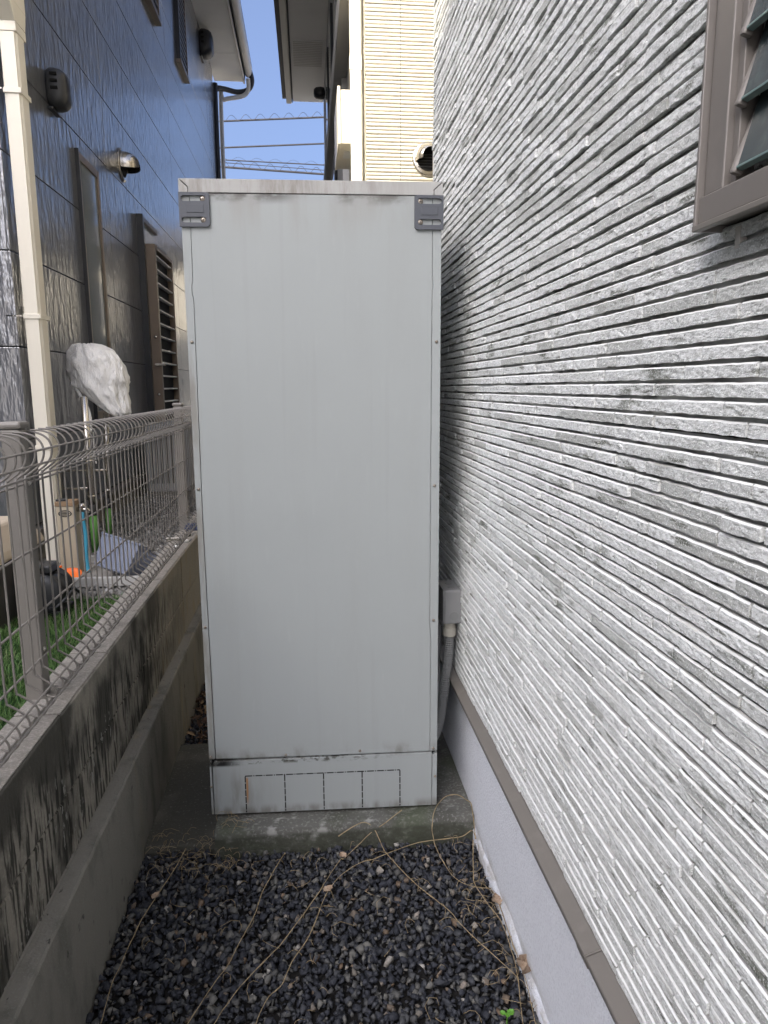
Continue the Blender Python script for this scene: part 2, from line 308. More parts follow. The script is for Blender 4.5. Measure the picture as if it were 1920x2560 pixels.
# ------------------------------------------------------------------ crushed stone
def hull_stone(k, flat=.75):
    bm = bmesh.new()
    for _ in range(k):
        v = Vector((random.gauss(0,1), random.gauss(0,1), random.gauss(0,1))).normalized()
        v = Vector((v.x, v.y*random.uniform(.7,1), v.z*flat)) * random.uniform(.85, 1.1)
        bm.verts.new(v)
    r = bmesh.ops.convex_hull(bm, input=bm.verts)
    bmesh.ops.delete(bm, geom=[g for g in r['geom_interior'] if isinstance(g, bmesh.types.BMVert)], context='VERTS')
    bmesh.ops.triangulate(bm, faces=bm.faces); bmesh.ops.recalc_face_normals(bm, faces=bm.faces)
    bm.verts.index_update()
    V = np.array([v.co[:] for v in bm.verts]); F = np.array([[v.index for v in f.verts] for f in bm.faces]); bm.free(); return V, F
STONES = [hull_stone(random.choice((7, 8, 9, 10))) for _ in range(30)]
def scatter(name, pts, sizes, m, kind='stuff', tilt=.7):
    VV, FF, n = [], [], 0
    which = rng.integers(0, len(STONES), len(pts))
    for i, (p, s) in enumerate(zip(pts, sizes)):
        V, F = STONES[which[i]]
        e = Euler((rng.normal(0, tilt), rng.normal(0, tilt), rng.uniform(0, 6.28))).to_matrix()
        VV.append((V * s) @ np.array(e).T + p); FF.append(F + n); n += len(V)
    o = np_mesh(name, np.vstack(VV), np.vstack(FF), m); o['kind'] = kind; return o
def bed(x0, x1, y0, y1, z, step, zs, smin, smax, layers=2):
    P, S = [], []
    for L in range(layers):
        st = step * (1 if L == 0 else 1.35)
        gx, gy = np.meshgrid(np.arange(x0, x1, st), np.arange(y0, y1, st))
        q = np.stack([gx.ravel(), gy.ravel()], 1) + rng.uniform(-.5, .5, (gx.size, 2)) * st
        s = np.clip(np.exp(rng.normal(math.log((smin*smax)**.5), .32, len(q))), smin, smax)
        h = np.array([mnoise.noise(Vector((a*5, b*5, 3))) for a, b in q]) * .006
        P.append(np.column_stack([q, z + h + L*zs + rng.uniform(-.003, .004, len(q))])); S.append(s)
    P = np.vstack(P); S = np.concatenate(S)
    k = (P[:,0] > x0 + S*.5) & (P[:,0] < x1 - S*.5)
    return P[k], S[k]
P_, S_ = bed(-.535, .492, .25, 2.045, -.008, .0150, .008, .0062, .0175)
keep = ~((P_[:,1] > 1.99 + rng.uniform(-.01, .02, len(P_))) & (P_[:,0] > -.32))
o = scatter('crushed_stone_gravel', P_[keep], S_[keep], M['stone'])
tag(o, 'dark blue-black crushed stone covering the alley floor', 'gravel')
P_, S_ = bed(-.53, -.28, 2.66, 4.2, .0, .016, .006, .006, .013)
o = scatter('dark_gravel_strip', P_, S_, M['stone']); tag(o, 'dark gravel under dead leaves behind the cabinet by the block wall', 'gravel')
# dead leaves lying there
VV, FF, n = [], [], 0
for i in range(420):
    c = np.array((rng.uniform(-.52,-.3), rng.uniform(2.66,3.4), rng.uniform(.012,.04))); a = rng.uniform(0,6.28); s = rng.uniform(.006,.016)
    e = np.array(Euler((rng.normal(0,.6), rng.normal(0,.6), a)).to_matrix())
    q = np.array([(-s*1.6,0,0),(0,-s*.6,.004),(s*1.6,0,0),(0,s*.6,.004)]) @ e.T + c
    VV.append(q); FF.append([[n,n+1,n+2],[n,n+2,n+3]]); n += 4
o = np_mesh('dead_leaf_litter', np.vstack(VV), np.vstack(FF), M['litter']); tag(o, 'brown dead leaves and twigs beside the block wall behind the cabinet', 'leaf litter', kind='stuff')
# grey gravel in the neighbouring yard
P_, S_ = bed(-1.45, -.70, 3.2, 8.5, .486, .034, .012, .011, .024, layers=1)
o = scatter('grey_gravel', P_, S_, M['stone2']); tag(o, 'pale grey gravel strip between dark house and mesh fence', 'gravel')
# artificial turf blades
nb = 52000
bx = np.column_stack([-.682 - 2.0*rng.uniform(0,1,nb)**1.5, .3 + 2.84*rng.uniform(0,1,nb), np.full(nb, .483)])
ang = rng.uniform(0, 6.28, nb); h = rng.uniform(.018, .036, nb); lean = rng.normal(0, .014, (nb, 2)); w = .0017
dx = np.column_stack([np.cos(ang)*w, np.sin(ang)*w, np.zeros(nb)])
tip = bx + np.column_stack([lean, h]); mid = bx + np.column_stack([lean*.3, h*.6])
V = np.stack([bx-dx, bx+dx, mid+dx*.8, mid-dx*.8, tip], 1).reshape(-1, 3); b5 = (np.arange(nb)*5)[:,None]
F = np.vstack([b5+[0,1,2], b5+[0,2,3], b5+[3,2,4]])
o = np_mesh('artificial_grass', V, F, M['turf']); tag(o, 'green artificial grass lawn behind the mesh fence', 'grass', kind='stuff')

# ------------------------------------------------------------------ right house: stone-pattern siding
SX, PITCH, SZ0 = .470, .0215, .462       # brick faces, course pitch, first course
house = empty('white_siding_house', (.9, 2.0, 0), 'white house clad in narrow stacked-stone siding filling the right side', 'house')
mb = MB(); mb.box(.4808, -3.5, SZ0-.004, .60, 2.745, 6.4)
wall = mb.build('siding_wall', M['groove'], house)

def brick_mesh(L, seed, hb=.0152, d=.0098):
    """split-faced strip: flat rough face, ragged lower edge, pale chamfer running back on top"""
    r = random.Random(seed); n = max(5, int(L/.011)); rows = []
    tilt = r.uniform(-.0012, .0012)
    for i in range(n+1):
        y = L*i/n; e = min(i, n-i)
        wob = lambda a, f=38: mnoise.noise(Vector((y*f + seed*7.1, a*9.7, seed*1.3)))
        dd = d + .0011*wob(1) + tilt*(y/L-.5) - (.0007 if e == 0 else 0)
        zb = .0013*wob(2) + .0009*wob(7, 95) + .0003*r.uniform(-1,1); zt = hb + .0009*wob(3) + .0004*wob(8, 95)
        rows.append([(0, y, zb+.0012), (-dd, y, zb), (-dd-.0011*wob(5, 80), y, hb*.33), (-dd-.0011*wob(4, 80), y, hb*.68), (-dd, y, zt-.0010), (-dd*.74, y, zt+.0012), (0, y, zt+.0006)])
    k = 7; V = [p for rw in rows for p in rw]
    F = [(i*k+j, i*k+j+1, (i+1)*k+j+1, (i+1)*k+j) for i in range(n) for j in range(k-1)]
    MI = [(0, 0, 0, 0, 1, 2)[j] for i in range(n) for j in range(k-1)] + [0, 0]
    F += [tuple(range(k)), tuple(range(n*k, n*k+k))[::-1]]
    return V, F, MI
LENS = [.075, .10, .125, .15, .18, .21, .245]
BR = {}
for L in LENS:
    for s in range(4): BR[(L, s)] = brick_mesh(L, int(L*1000) + s*31)
def projpx(p):
    d = ROT.transposed() @ (Vector(p) - Vector((0,0,CAM_H)))
    return (960 + 1775*d.x/-d.z, 1280 - 1775*d.y/-d.z) if d.z < -.05 else None
WIN_Y1, WIN_Z0 = .80, 1.585
bricks = []; rb = random.Random(3)
ncourse = int((3.35 - SZ0)/PITCH)
for c in range(ncourse):
    z = SZ0 + c*PITCH + .0008
    y = 2.742; shift = rb.uniform(0, .12); first = True
    while y > .12:
        L = rb.choice(LENS) if not first else rb.choice(LENS[:3]); first = False
        gap = .0029
        y0 = y - L
        bricks.append((y0, z, L - gap, L, rb.randrange(4), max(-.0034, min(.0034, rb.gauss(0, .0018))), c)); y = y0
def under_window(y0, L, z): return (y0 < WIN_Y1 - .01 and z > WIN_Z0 - .012)
inst = []
for b in bricks:
    y0, z, Lg, L, s, dpt, c = b
    if under_window(y0 + L*.5, L, z): continue
    pp = [projpx((SX, y, zz)) for y in (y0, y0+L) for zz in (z, z+.017)]
    area = 0; seen = False
    if all(pp):
        xs = [min(max(q[0],0),1920) for q in pp]; ys = [q[1] for q in pp]
        mx, my = sum(xs)/4, sum(ys)/4
        if max(xs) - min(xs) > 2 and -5 < my < 2565 and min(q[0] for q in pp) < 1905 and mx > 1110:
            area = abs((max(xs)-min(xs))) * abs(pp[1][1]-pp[0][1] if False else (abs(ys[0]-ys[1])+abs(ys[2]-ys[3]))/2)
    inst.append((area, b))
inst.sort(key=lambda t: -t[0])
meshes = {}
for (L, s), (V, F, MI) in BR.items():
    me = bpy.data.meshes.new('brick'); me.from_pydata(V, [], F); me.materials.append(M['brick']); me.materials.append(M['chamfer']); me.materials.append(M['groove']); me.polygons.foreach_set('material_index', MI); me.update()
    bm = bmesh.new(); bm.from_mesh(me); bmesh.ops.recalc_face_normals(bm, faces=bm.faces); bm.to_mesh(me); bm.free()
    meshes[(L, s)] = me
VV, FF, MM, nn = [], [], [], 0
for i, (area, b) in enumerate(inst):
    y0, z, Lg, L, s, dpt, c = b; x = .4816 + dpt*.8
    if i < 300 and area > 0:
        o = bpy.data.objects.new('brick', meshes[(L, s)]); COL.objects.link(o); o.parent = wall
        o.location = Vector((x, y0, z)) - wl(wall); o.scale = (1, Lg/L, 1)
    else:
        V, F, MI = BR[(L, s)]; MM += MI; VV.append(np.array(V)*(1, Lg/L, 1) + (x, y0, z)); FF += [tuple(q+nn for q in f) for f in F]; nn += len(V)
me = bpy.data.meshes.new('brick_courses'); me.from_pydata(np.vstack(VV).tolist(), [], FF); me.materials.append(M['brick']); me.materials.append(M['chamfer']); me.materials.append(M['groove']); me.polygons.foreach_set('material_index', MM)
bm = bmesh.new(); bm.from_mesh(me); bmesh.ops.recalc_face_normals(bm, faces=bm.faces); bm.to_mesh(me); bm.free(); me.update()
o = place('brick_courses', me, M['brick'], wall); o.location = -wl(wall); o['kind'] = 'stuff'
# board joints of the cladding (fine dark shadow gaps)
for zj in (SZ0 + PITCH*20.0 - .0015, SZ0 + PITCH*41 - .0015, SZ0 + PITCH*62 - .0015, SZ0 + PITCH*83 - .0015, SZ0 + PITCH*104 - .0015):
    MB().box(.4792, .1, zj, .485, 2.745, zj+.0018).build('board_joint', M['dark'], house)
# foundation and flashing
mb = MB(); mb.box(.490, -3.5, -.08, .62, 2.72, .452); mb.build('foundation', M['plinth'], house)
mb = MB()
n = 60; pts = []
for i in range(n+1):
    y = .2 + 1.9*i/n; ww = .004*mnoise.noise(Vector((y*9, 1, 0))); hh = .03 + .02*mnoise.noise(Vector((y*6, 5, 0)))
    pts += [(.484-ww, y, -.03), (.482-ww, y, hh), (.492, y, hh+.012)]
mb.add(pts, [(i*3+j, i*3+j+1, (i+1)*3+j+1, (i+1)*3+j) for i in range(n) for j in range(2)])
mb.build('mortar_skirt', M['plinth'], house, smooth=True)
FP = [(.492,.4595),(.472,.4585),(.4455,.449),(.4445,.446),(.4515,.424),(.4540,.4225),(.4565,.427),(.492,.427)]
for y0, y1 in ((-3.5, 1.012), (1.0145, 2.75)):
    mb = MB(); mb.prism(FP, y0, y1, 'y'); mb.build('flashing', M['flash'], house, bev=.0012)
mb = MB(); FP2 = [(x-.0012 if x < .49 else x, z+.0012 if z > .43 else z-.0012) for x, z in FP]; mb.prism(FP2, 1.016, 1.062, 'y'); mb.build('flashing_joiner', M['flash'], house)
# corner trim and far side of the near volume
mb = MB(); mb.box(.476, 2.745, SZ0, .60, 2.762, 6.4); mb.build('corner_trim', M['wing'], house)
mb = MB(); mb.box(.60, 2.55, -.05, 2.4, 2.75, 6.4); mb.box(2.4, 2.6, -.05, 2.6, 4.7, 6.4); mb.build('return_wall', M['wing'], house)
# louvre window
wx = SX
win = MB()
win.box(.440, .757, 1.60, .49, .800, 2.55); win_frame_verts = win
window = MB().box(.440, .35, 1.578, .495, .800, 1.607).build('louvre_window', M['alu'], house, bev=.0015)
MB().box(.444, .763, 1.6075, .495, .7985, 2.50).build('jamb', M['alu'], window, bev=.0015)
MB().box(.452, .752, 1.6075, .495, .7628, 2.50).build('inner_jamb', M['alu'], window, bev=.001)
MB().box(.436, .34, 1.571, .446, .806, 1.5775).build('drip_edge', M['flash'], window, bev=.001)
MB().box(.4365, .801, 1.571, .496, .8055, 2.50).build('outer_flange', M['alu'], window, bev=.001)
MB().box(.493, .35, 1.6075, .497, .752, 2.50).build('insect_screen', M['screen'], window)
MB().box(.470, .35, 1.6075, .490, .75, 1.622).build('lower_track', M['alu'], window, bev=.001)
MB().box(.458, .66, 1.6075, .472, .70, 1.632).build('catch', M['bracket'], window, bev=.0015)
for k in range(9):
    zb = 1.622 + k*.0655; a = R_(15); hgt = .080
    top = (.470, zb + hgt*math.cos(a)); bot = (.470 - hgt*math.sin(a), zb)
    nrm = (math.cos(a)*.0028, -math.sin(a)*.0028)
    poly = [(bot[0]-nrm[0], bot[1]-nrm[1]), (bot[0]+nrm[0], bot[1]+nrm[1]), (top[0]+nrm[0], top[1]+nrm[1]), (top[0]-nrm[0], top[1]-nrm[1])]
    MB().prism(poly, .36, .742, 'y').build('louvre_blade', M['glass_blade'], window, bev=.0006)
    MB().prism([(bot[0]-.0040, bot[1]-.0005), (bot[0]+.0028, bot[1]-.0028), (bot[0]+.003, bot[1]-.0004), (bot[0]-.0040, bot[1]+.0016)], .36, .7415, 'y').build('blade_edge', M['glass_edge'], window)
    q = .0075
    poly = [(bot[0]-q, bot[1]-.004), (bot[0]+q*.7, bot[1]-.007), (top[0]+q*.7, top[1]-.018), (top[0]-q*.4, top[1]-.012)]
    MB().prism(poly, .7425, .7515, 'y').build('blade_holder', M['alu'], window, bev=.003)
MB().box(.470, .765, 1.548, .478, .775, 1.571).build('weep_spout', M['fascia'], window)

# the sunlit wing beyond the recess
WY, WX0 = 4.60, .385
mb = MB(); mb.box(WX0+.012, WY+.012, -.05, 2.6, 6.4, 6.4); wing = mb.build('wing_wall', M['groove'], house)
def wing_courses(side):
    V, F, n = [], [], 0
    for c in range(int((6.2-1.6)/PITCH)):
        z = 1.6 + c*PITCH; deep = (c % 2 == 0); hb = PITCH - (.0034 if deep else .0004); d = .0125 + (.0015 if deep else 0) + random.uniform(-.001,.001)
        a0, a1 = (WX0, 2.2) if side == 'f' else (WY, 6.38)
        N_ = 26
        for i in range(N_+1):
            t = a0 + (a1-a0)*i/N_; wv = .0012*mnoise.noise(Vector((t*9, c*3.3, 1)))
            for dd, zz in ((0, z), (d+wv, z+.0012), (d+wv*.5, z+hb-.003), (0, z+hb)):
                V.append((t, WY+.012-dd, zz) if side == 'f' else (WX0+.012-dd, t, zz))
        for i in range(N_):
            for j in range(3): F.append((n+i*4+j, n+i*4+j+1, n+(i+1)*4+j+1, n+(i+1)*4+j))
        n += (N_+1)*4
    o = np_mesh('siding_courses', V, F, M['wing'], wing, wl(wing)); o['kind'] = 'stuff'
wing_courses('f'); wing_courses('s')
MB().box(.592, WY-.0022, 1.6, .5945, WY+.002, 6.2).build('sealant_joint', M['flash'], house)
# ventilation hood on the wing (dark opening below a round cowl)
hc = Vector((.765, WY-.004, 2.775))
vh = MB().lathe([(.100,.0),(.100,-.008),(.092,-.012)], hc, (0,1,0), 28).build('vent_hood', M['steel'], house, smooth=True)
mb = MB(); nn_, mm = 20, 9; pts = []
for i in range(mm):
    th = i/(mm-1)*1.05
    for k in range(nn_):
        a = -0.25 + (math.pi+.5)*k/(nn_-1); r = .086*math.cos(th*.95); pts.append((hc.x + r*math.cos(a), hc.y - .012 - .085*math.sin(th), hc.z + r*math.sin(a)))
mb.add(pts, [(i*nn_+k, i*nn_+k+1, (i+1)*nn_+k+1, (i+1)*nn_+k) for i in range(mm-1) for k in range(nn_-1)])
mb.build('cowl', M['steel'], vh, smooth=True)
MB().lathe([(.074,-.013),(.074,-.016)], hc, (0,1,0), 24).build('opening', M['dark'], vh)
for k in range(5): MB().box(hc.x-.066, hc.y-.022, hc.z-.05+k*.017, hc.x+.066, hc.y-.0165, hc.z-.047+k*.017).build('slat', M['hood_dark'], vh)
# downpipe and ivory box on the wing's alley side
dp = MB().box(.300, 4.70, 1.2, .366, 4.765, 6.3).build('rain_pipe', M['cream'], house, bev=.006)
MB().box(.297, 4.697, 3.30, .369, 4.768, 3.385).build('pipe_sleeve', M['cream'], dp, bev=.003)
MB().box(.297, 4.697, 3.80, .369, 4.768, 3.825).build('pipe_clip', M['cream'], dp, bev=.003)
MB().box(.3695, 4.72, 3.80, .39, 4.74, 3.82).build('clip_arm', M['cream'], dp)
bx_ = MB().box(.252, 5.2, 3.04, .384, 5.78, 3.38).build('wall_box', M['ivory'], house, bev=.004)
MB().box(.243, 5.192, 3.036, .262, 5.79, 3.40).build('box_rim', M['cream'], bx_, bev=.003)
MB().box(.29, 5.35, 3.034, .34, 5.5, 3.0395).build('bottom_plate', M['white_pl'], bx_)

# ------------------------------------------------------------------ grey house beyond
gh = empty('grey_eaved_house', (1.0, 9, 0), 'grey house with deep panelled soffit and pale band beyond the white house', 'house')
MB().box(.345, 6.6, -.05, 4, 12.1, 5.86).build('wall', M['greywall'], gh)
MB().box(.275, 4.80, 4.0, .384, 11.9, 4.2).build('belt_course', M['band'], gh, bev=.006)
for y0, y1 in ((6.45, 8.05), (8.056, 9.05), (9.056, 10.2), (10.206, 11.1), (11.106, 12.3)):
    MB().box(-.13, y0, 5.88, .345, y1, 5.90).build('soffit_panel', M['soffit'], gh)
so = MB().box(-.10, 10.25, 5.872, .30, 11.05, 5.879).build('soffit_vent', M['soffit'], gh)
for k in range(15): MB().box(-.095, 10.28+k*.05, 5.866, .295, 10.30+k*.05, 5.8715).build('slat', M['fascia'], so)
MB().box(-.152, 6.45, 5.86, -.136, 12.3, 6.05).build('fascia_gap', M['joint'], gh)
MB().box(-.235, 6.45, 5.85, -.155, 12.32, 6.06).build('fascia', M['fascia'], gh, bev=.006)
MB().box(-.30, 6.4, 5.95, 4, 12.4, 6.02).build('roof_deck', M['roof'], gh)
MB().prism([(6.3,6.02),(12.5,6.02),(9.4,7.4)], -.25, 4, 'x').build('roof', M['roof'], gh)
for y, z0, z1 in ((6.85, 4.45, 5.5), (8.1, 4.5, 5.3), (9.3, 4.45, 5.4)):
    wd = MB().box(.318, y, z0, .344, y+.55, z1).build('window', M['joint'], gh, bev=.003)
    MB().box(.312, y+.04, z0+.04, .3175, y+.51, z1-.04).build('pane', M['glass'], wd)
for y, z0, z1 in ((7.6, 2.6, 3.6), (9.6, 2.5, 3.6)):
    wd = MB().box(.318, y, z0, .344, y+.6, z1).build('window', M['joint'], gh, bev=.003)
    MB().box(.312, y+.04, z0+.04, .3175, y+.56, z1-.04).build('pane', M['glass'], wd)
MB().lathe([(.02,.0),(.075,.01),(.085,.06),(.075,.13),(.05,.16),(.0,.165)], (.344, 11.25, 5.62), (-1,0,0), 14).build('vent_hood', M['hood_dark'], gh, smooth=True)

# ------------------------------------------------------------------ left house: dark embossed panels
HX, HY0, HY1 = -1.45, 3.86, 13.0
lh = empty('dark_siding_house', (-3.5, 8, .48), 'dark blue-grey two-storey house with glossy embossed panels left of the fence', 'house')
MB().box(-6.5, HY0+.014, .66, HX-.014, HY1-.02, 6.66).build('wall_backing', M['joint'], lh)
MB().box(-6.48, HY0+.03, .40, HX-.03, HY1-.04, .66).build('foundation', M['found'], lh)
MB().prism([(HX-.02,.685),(HX+.022,.668),(HX+.022,.645),(HX-.02,.645)], HY0-.02, HY1, 'y').build('sill_flashing', M['alu'], lh)
zs_ = [.69, 1.143, 1.614, 2.08, 2.547, 3.024, 3.498, 3.972, 4.452, 4.93, 5.40, 5.87, 6.34, 6.66]
ys_ = [HY0, 3.995, 5.80, 8.60, 11.40, HY1]
for i in range(len(zs_)-1):
    for j in range(len(ys_)-1):
        g = .0022
        MB().box(HX-.014, ys_[j]+(g if j else 0), zs_[i]+g*1.4, HX, ys_[j+1]-g, zs_[i+1]-g*1.4).build('siding_panel', M['navy'], lh, bev=.0025)
    MB().box(-3.0, HY0, zs_[i]+.003, HX-.0145, HY0+.0135, zs_[i+1]-.003).build('siding_panel', M['navy'], lh, bev=.0025)
    MB().box(-6.5, HY0, zs_[i]+.003, -3.005, HY0+.0135, zs_[i+1]-.003).build('siding_panel', M['navy'], lh, bev=.0025)
# tall slim window
w1 = MB().box(HX-.01, 5.06, 1.20, HX+.018, 5.095, 2.91).build('slim_window', M['brown'], lh, bev=.003)
MB().box(HX-.01, 5.49, 1.20, HX+.018, 5.53, 2.91).build('frame_stile', M['brown'], w1, bev=.003)
MB().box(HX-.01, 5.0955, 2.86, HX+.017, 5.4895, 2.91).build('frame_head', M['brown'], w1, bev=.003)
MB().box(HX-.01, 5.0955, 1.20, HX+.017, 5.4895, 1.25).build('frame_sill', M['brown'], w1, bev=.003)
MB().box(HX-.008, 5.0955, 1.2505, HX+.006, 5.4895, 2.8595).build('pane', M['glass'], w1)
MB().box(HX-.01, 5.048, 1.19, HX+.024, 5.0595, 2.92).build('frame_edge', M['hood_dark'], w1, bev=.002)
# barred louvre window with deep bronze side frame
w2 = MB().box(HX-.005, 6.70, 1.10, HX+.055, 6.745, 2.90).build('barred_window', M['hood_dark'], lh, bev=.003)
MB().box(HX-.005, 6.7455, 2.86, HX+.04, 7.42, 2.90).build('frame_head', M['brown'], w2, bev=.003)
MB().box(HX-.004, 6.7455, 2.66, HX+.010, 7.40, 2.8595).build('pane', M['frost'], w2)
MB().box(HX-.004, 6.7455, 1.10, HX+.135, 6.80, 2.66).build('side_frame', M['brown'], w2, bev=.004)
MB().box(HX+.03, 7.52, 1.10, HX+.14, 7.56, 2.66).build('far_stile', M['brown'], w2, bev=.003)
MB().box(HX+.03, 6.8005, 2.62, HX+.14, 7.5195, 2.66).build('top_rail', M['brown'], w2, bev=.003)
MB().box(HX-.004, 6.8005, 1.10, HX+.09, 7.5195, 2.6195).build('dark_recess', M['screen'], w2)
for k in range(13):
    z = 1.16 + k*.117; MB().box(HX+.0905, 6.801, z, HX+.132, 7.519, z+.014).build('bar', M['bar'], w2, bev=.003)
for z in (1.35, 1.86): MB().lathe([(.014,0),(.014,.012),(.006,.018)], (HX+.10, 6.745, z), (0,-1,0), 12).build('knob', M['steel'], w2, smooth=True)
MB().box(HX+.08, 6.72, 1.605, HX+.17, 6.744, 1.625).build('hinge_arm', M['steel'], w2, bev=.003)
# upstairs barred windows
for y0, y1, z0 in ((9.35, 9.92, 5.22), (7.55, 8.12, 5.06)):
    w3 = MB().box(HX-.005, y0, z0, HX+.05, y0+.04, 6.25).build('upper_window', M['hood_dark'], lh, bev=.003)
    MB().box(HX-.005, y1-.04, z0, HX+.05, y1, 6.25).build('frame_stile', M['brown'], w3, bev=.003)
    MB().box(HX-.005, y0-.02, z0-.04, HX+.06, y1+.02, z0).build('frame_sill', M['brown'], w3, bev=.003)
    MB().box(HX-.004, y0+.0405, z0+.0005, HX+.02, y1-.0405, 6.25).build('dark_recess', M['screen'], w3)
    for k in range(15): MB().box(HX+.0205, y0+.041, z0+.03+k*.07, HX+.042, y1-.041, z0+.055+k*.07).build('bar', M['alu'], w3)
# vents
def rounded_hood(y, z, s=1.0):
    prof_n = 18; mb = MB(); rings = []
    for t, k in ((0,.9),(.02,1),(.055,1),(.09,.93),(.115,.78),(.125,.55),(.128,.0)):
        ring = []
        for i in range(prof_n*2):
            a = 2*math.pi*i/(prof_n*2); ca, sa = math.cos(a), math.sin(a)
            ex = .55; yy = math.copysign(abs(ca)**ex, ca)*.115*k*s; zz = math.copysign(abs(sa)**ex, sa)*.145*k*s
            ring.append((HX + .002 + t*s*1.15, y+yy, z+zz))
        rings.append(ring)
    n_ = prof_n*2; mb.add([p for r in rings for p in r], [(i*n_+k, i*n_+(k+1)%n_, (i+1)*n_+(k+1)%n_, (i+1)*n_+k) for i in range(len(rings)-1) for k in range(n_)])
    v = mb.build('box_vent_hood', M['hood_dark'], lh, smooth=True)
    for k in range(3): MB().box(HX+.03, y-.118*s-.003, z+(.07-.05*k)*s, HX+.07, y-.112*s, z+(.09-.05*k)*s).build('side_slot', M['dark'], v)
    MB().box(HX+.001, y-.10*s, z-.165*s, HX+.03, y+.10*s, z-.146*s).build('drip_lip', M['hood_dark'], v, bev=.004)
    return v
rounded_hood(4.66, 3.11, .74); rounded_hood(11.62, 6.36, 1.25)
vc = Vector((HX, 6.30, 3.175))
sv = MB().lathe([(.128,.0),(.128,.008),(.108,.014)], vc, (1,0,0), 28).build('round_vent_hood', M['steel'], lh, smooth=True)
mb = MB(); nn_, mm = 22, 10; pts = []
for i in range(mm):
    th = i/(mm-1)*1.5
    for k in range(nn_):
        a = -0.35 + (math.pi+.7)*k/(nn_-1); r = .104*math.cos(th)**.7; pts.append((vc.x + .012 + .13*math.sin(th), vc.y + r*math.cos(a), vc.z + r*math.sin(a) - .01*math.sin(th)))
mb.add(pts, [(i*nn_+k, i*nn_+k+1, (i+1)*nn_+k+1, (i+1)*nn_+k) for i in range(mm-1) for k in range(nn_-1)])
mb.build('cowl', M['steel'], sv, smooth=True)
MB().lathe([(.092,.0145),(.092,.017)], vc, (1,0,0), 24).build('opening', M['dark'], sv)
# eave, gutter, pipes
EZ = 6.58
for y0, y1 in ((3.4, 6.4), (6.406, 9.4), (9.406, 12.4), (12.406, 13.45)):
    MB().box(-1.47, y0, EZ, -.985, y1, EZ+.02).build('soffit_panel', M['soffit'], lh)
MB().box(-.983, 3.4, EZ-.03, -.955, 13.46, EZ+.2).build('fascia', M['fascia'], lh, bev=.004)
MB().box(-.9525, 3.4, EZ+.02, -.9475, 13.46, EZ+.15).build('gutter_gap', M['joint'], lh)
gp = []
for i in range(9):
    a = math.pi + math.pi*i/8; gp.append((-.885 + .062*math.cos(a), EZ+.10 + .075*math.sin(a)))
gp += [(-.823, EZ+.17), (-.947, EZ+.17)]
MB().prism(gp, 3.4, 13.35, 'y').build('gutter', M['fascia'], lh, bev=.003)
MB().prism([(-.83, EZ+.2),(-.83,EZ+.26),(-4,EZ+1.35),(-4,EZ+1.29)], 3.3, 13.5, 'y').build('roof', M['roof'], lh)
path = spline([(-.86,13.30,EZ+.12),(-.83,13.36,EZ-.02),(-.90,13.40,EZ-.14),(-1.08,13.36,EZ-.20),(-1.28,13.2,EZ-.22),(-1.40,13.06,EZ-.28),(-1.42,13.03,EZ-.50),(-1.42,13.03,3.0),(-1.42,13.03,.6)], 8)
MB().tube(path, .042, 10).build('black_cable', M['black_tube'], lh, smooth=True)
path = spline([(-.89,13.30,EZ+.0),(-.90,13.36,EZ-.16),(-1.0,13.36,EZ-.26),(-1.30,13.22,EZ-.38),(-1.35,13.2,EZ-.5),(-1.35,13.2,3),(-1.35,13.2,.6)], 6)
MB().tube(path, .035, 10).build('gutter_pipe', M['fascia'], lh, smooth=True)
# near rain pipe (fluted rectangle with a cranked offset near the top)
pf = [(-1.345,3.905),(-1.345,3.985),(-1.352,3.99),(-1.352,4.0),(-1.358,4.005),(-1.42,4.005),(-1.42,3.885),(-1.353,3.885),(-1.353,3.895)]
rp = MB().prism(pf, .45, 3.085, 'z').build('rain_pipe', M['cream'], lh, bev=.002)
mb = MB(); mb.box(-1.424, 3.881, 3.08, -1.341, 4.009, 3.125)
mb.add([(-1.424,3.881,3.125),(-1.341,3.881,3.125),(-1.341,4.009,3.125),(-1.424,4.009,3.125),(-1.43,3.80,3.20),(-1.335,3.80,3.20),(-1.335,4.012,3.20),(-1.43,4.012,3.20)],
       [(0,1,5,4),(1,2,6,5),(2,3,7,6),(3,0,4,7)]); mb.box(-1.43, 3.80, 3.20, -1.335, 4.012, 3.36); mb.box(-1.435, 3.794, 3.36, -1.329, 4.017, 3.40); mb.box(-1.43,3.81,3.40,-1.335,4.008,6.4)
mb.build('pipe_offset', M['cream'], rp, bev=.004)
for z in (1.10, 1.765, 2.82):
    MB().box(-1.424, 3.879, z-.012, -1.340, 4.010, z+.012).build('pipe_band', M['cream'], rp, bev=.002)
    MB().box(-1.50, 3.86, z-.003, -1.424, 3.868, z+.003).build('band_tie', M['steel'], rp)

# ------------------------------------------------------------------ block wall with footing
bw = empty('block_wall', (-.62, 2.5, 0), 'mould-stained concrete block wall on a stepped footing along the left', 'wall')
BXF, BXB = -.575, -.678
yj = [-.35 + .385*i for i in range(-1, 17)]
yj = [1.581 + .385*i for i in range(-6, 14)]
def block(y0, y1, z0, z1, xo, topm):
    mb = MB(); g = .0022; mb.box(BXB, y0+g, z0, BXF+xo, y1-g, z1); o = mb.build('block', M['blocktop'] if topm else M['block'], bw, bev=.004); return o
for i in range(len(yj)-1):
    r1, r2 = random.uniform(-.0015,.0015), random.uniform(-.0015,.0015)
    block(yj[i], yj[i+1], .476, .6695, r1, False)
    block(yj[i], yj[i+1], .2, .4725, r2-.001, False)
    MB().box(BXB-.002, yj[i]+.0035, .6697, BXF-.006+r1, yj[i+1]-.0035, .6725).build('block_top', M['blocktop'], bw)
MB().box(BXB+.01, yj[0], .2, BXF-.006, yj[-1], .664).build('mortar', M['footing'], bw)
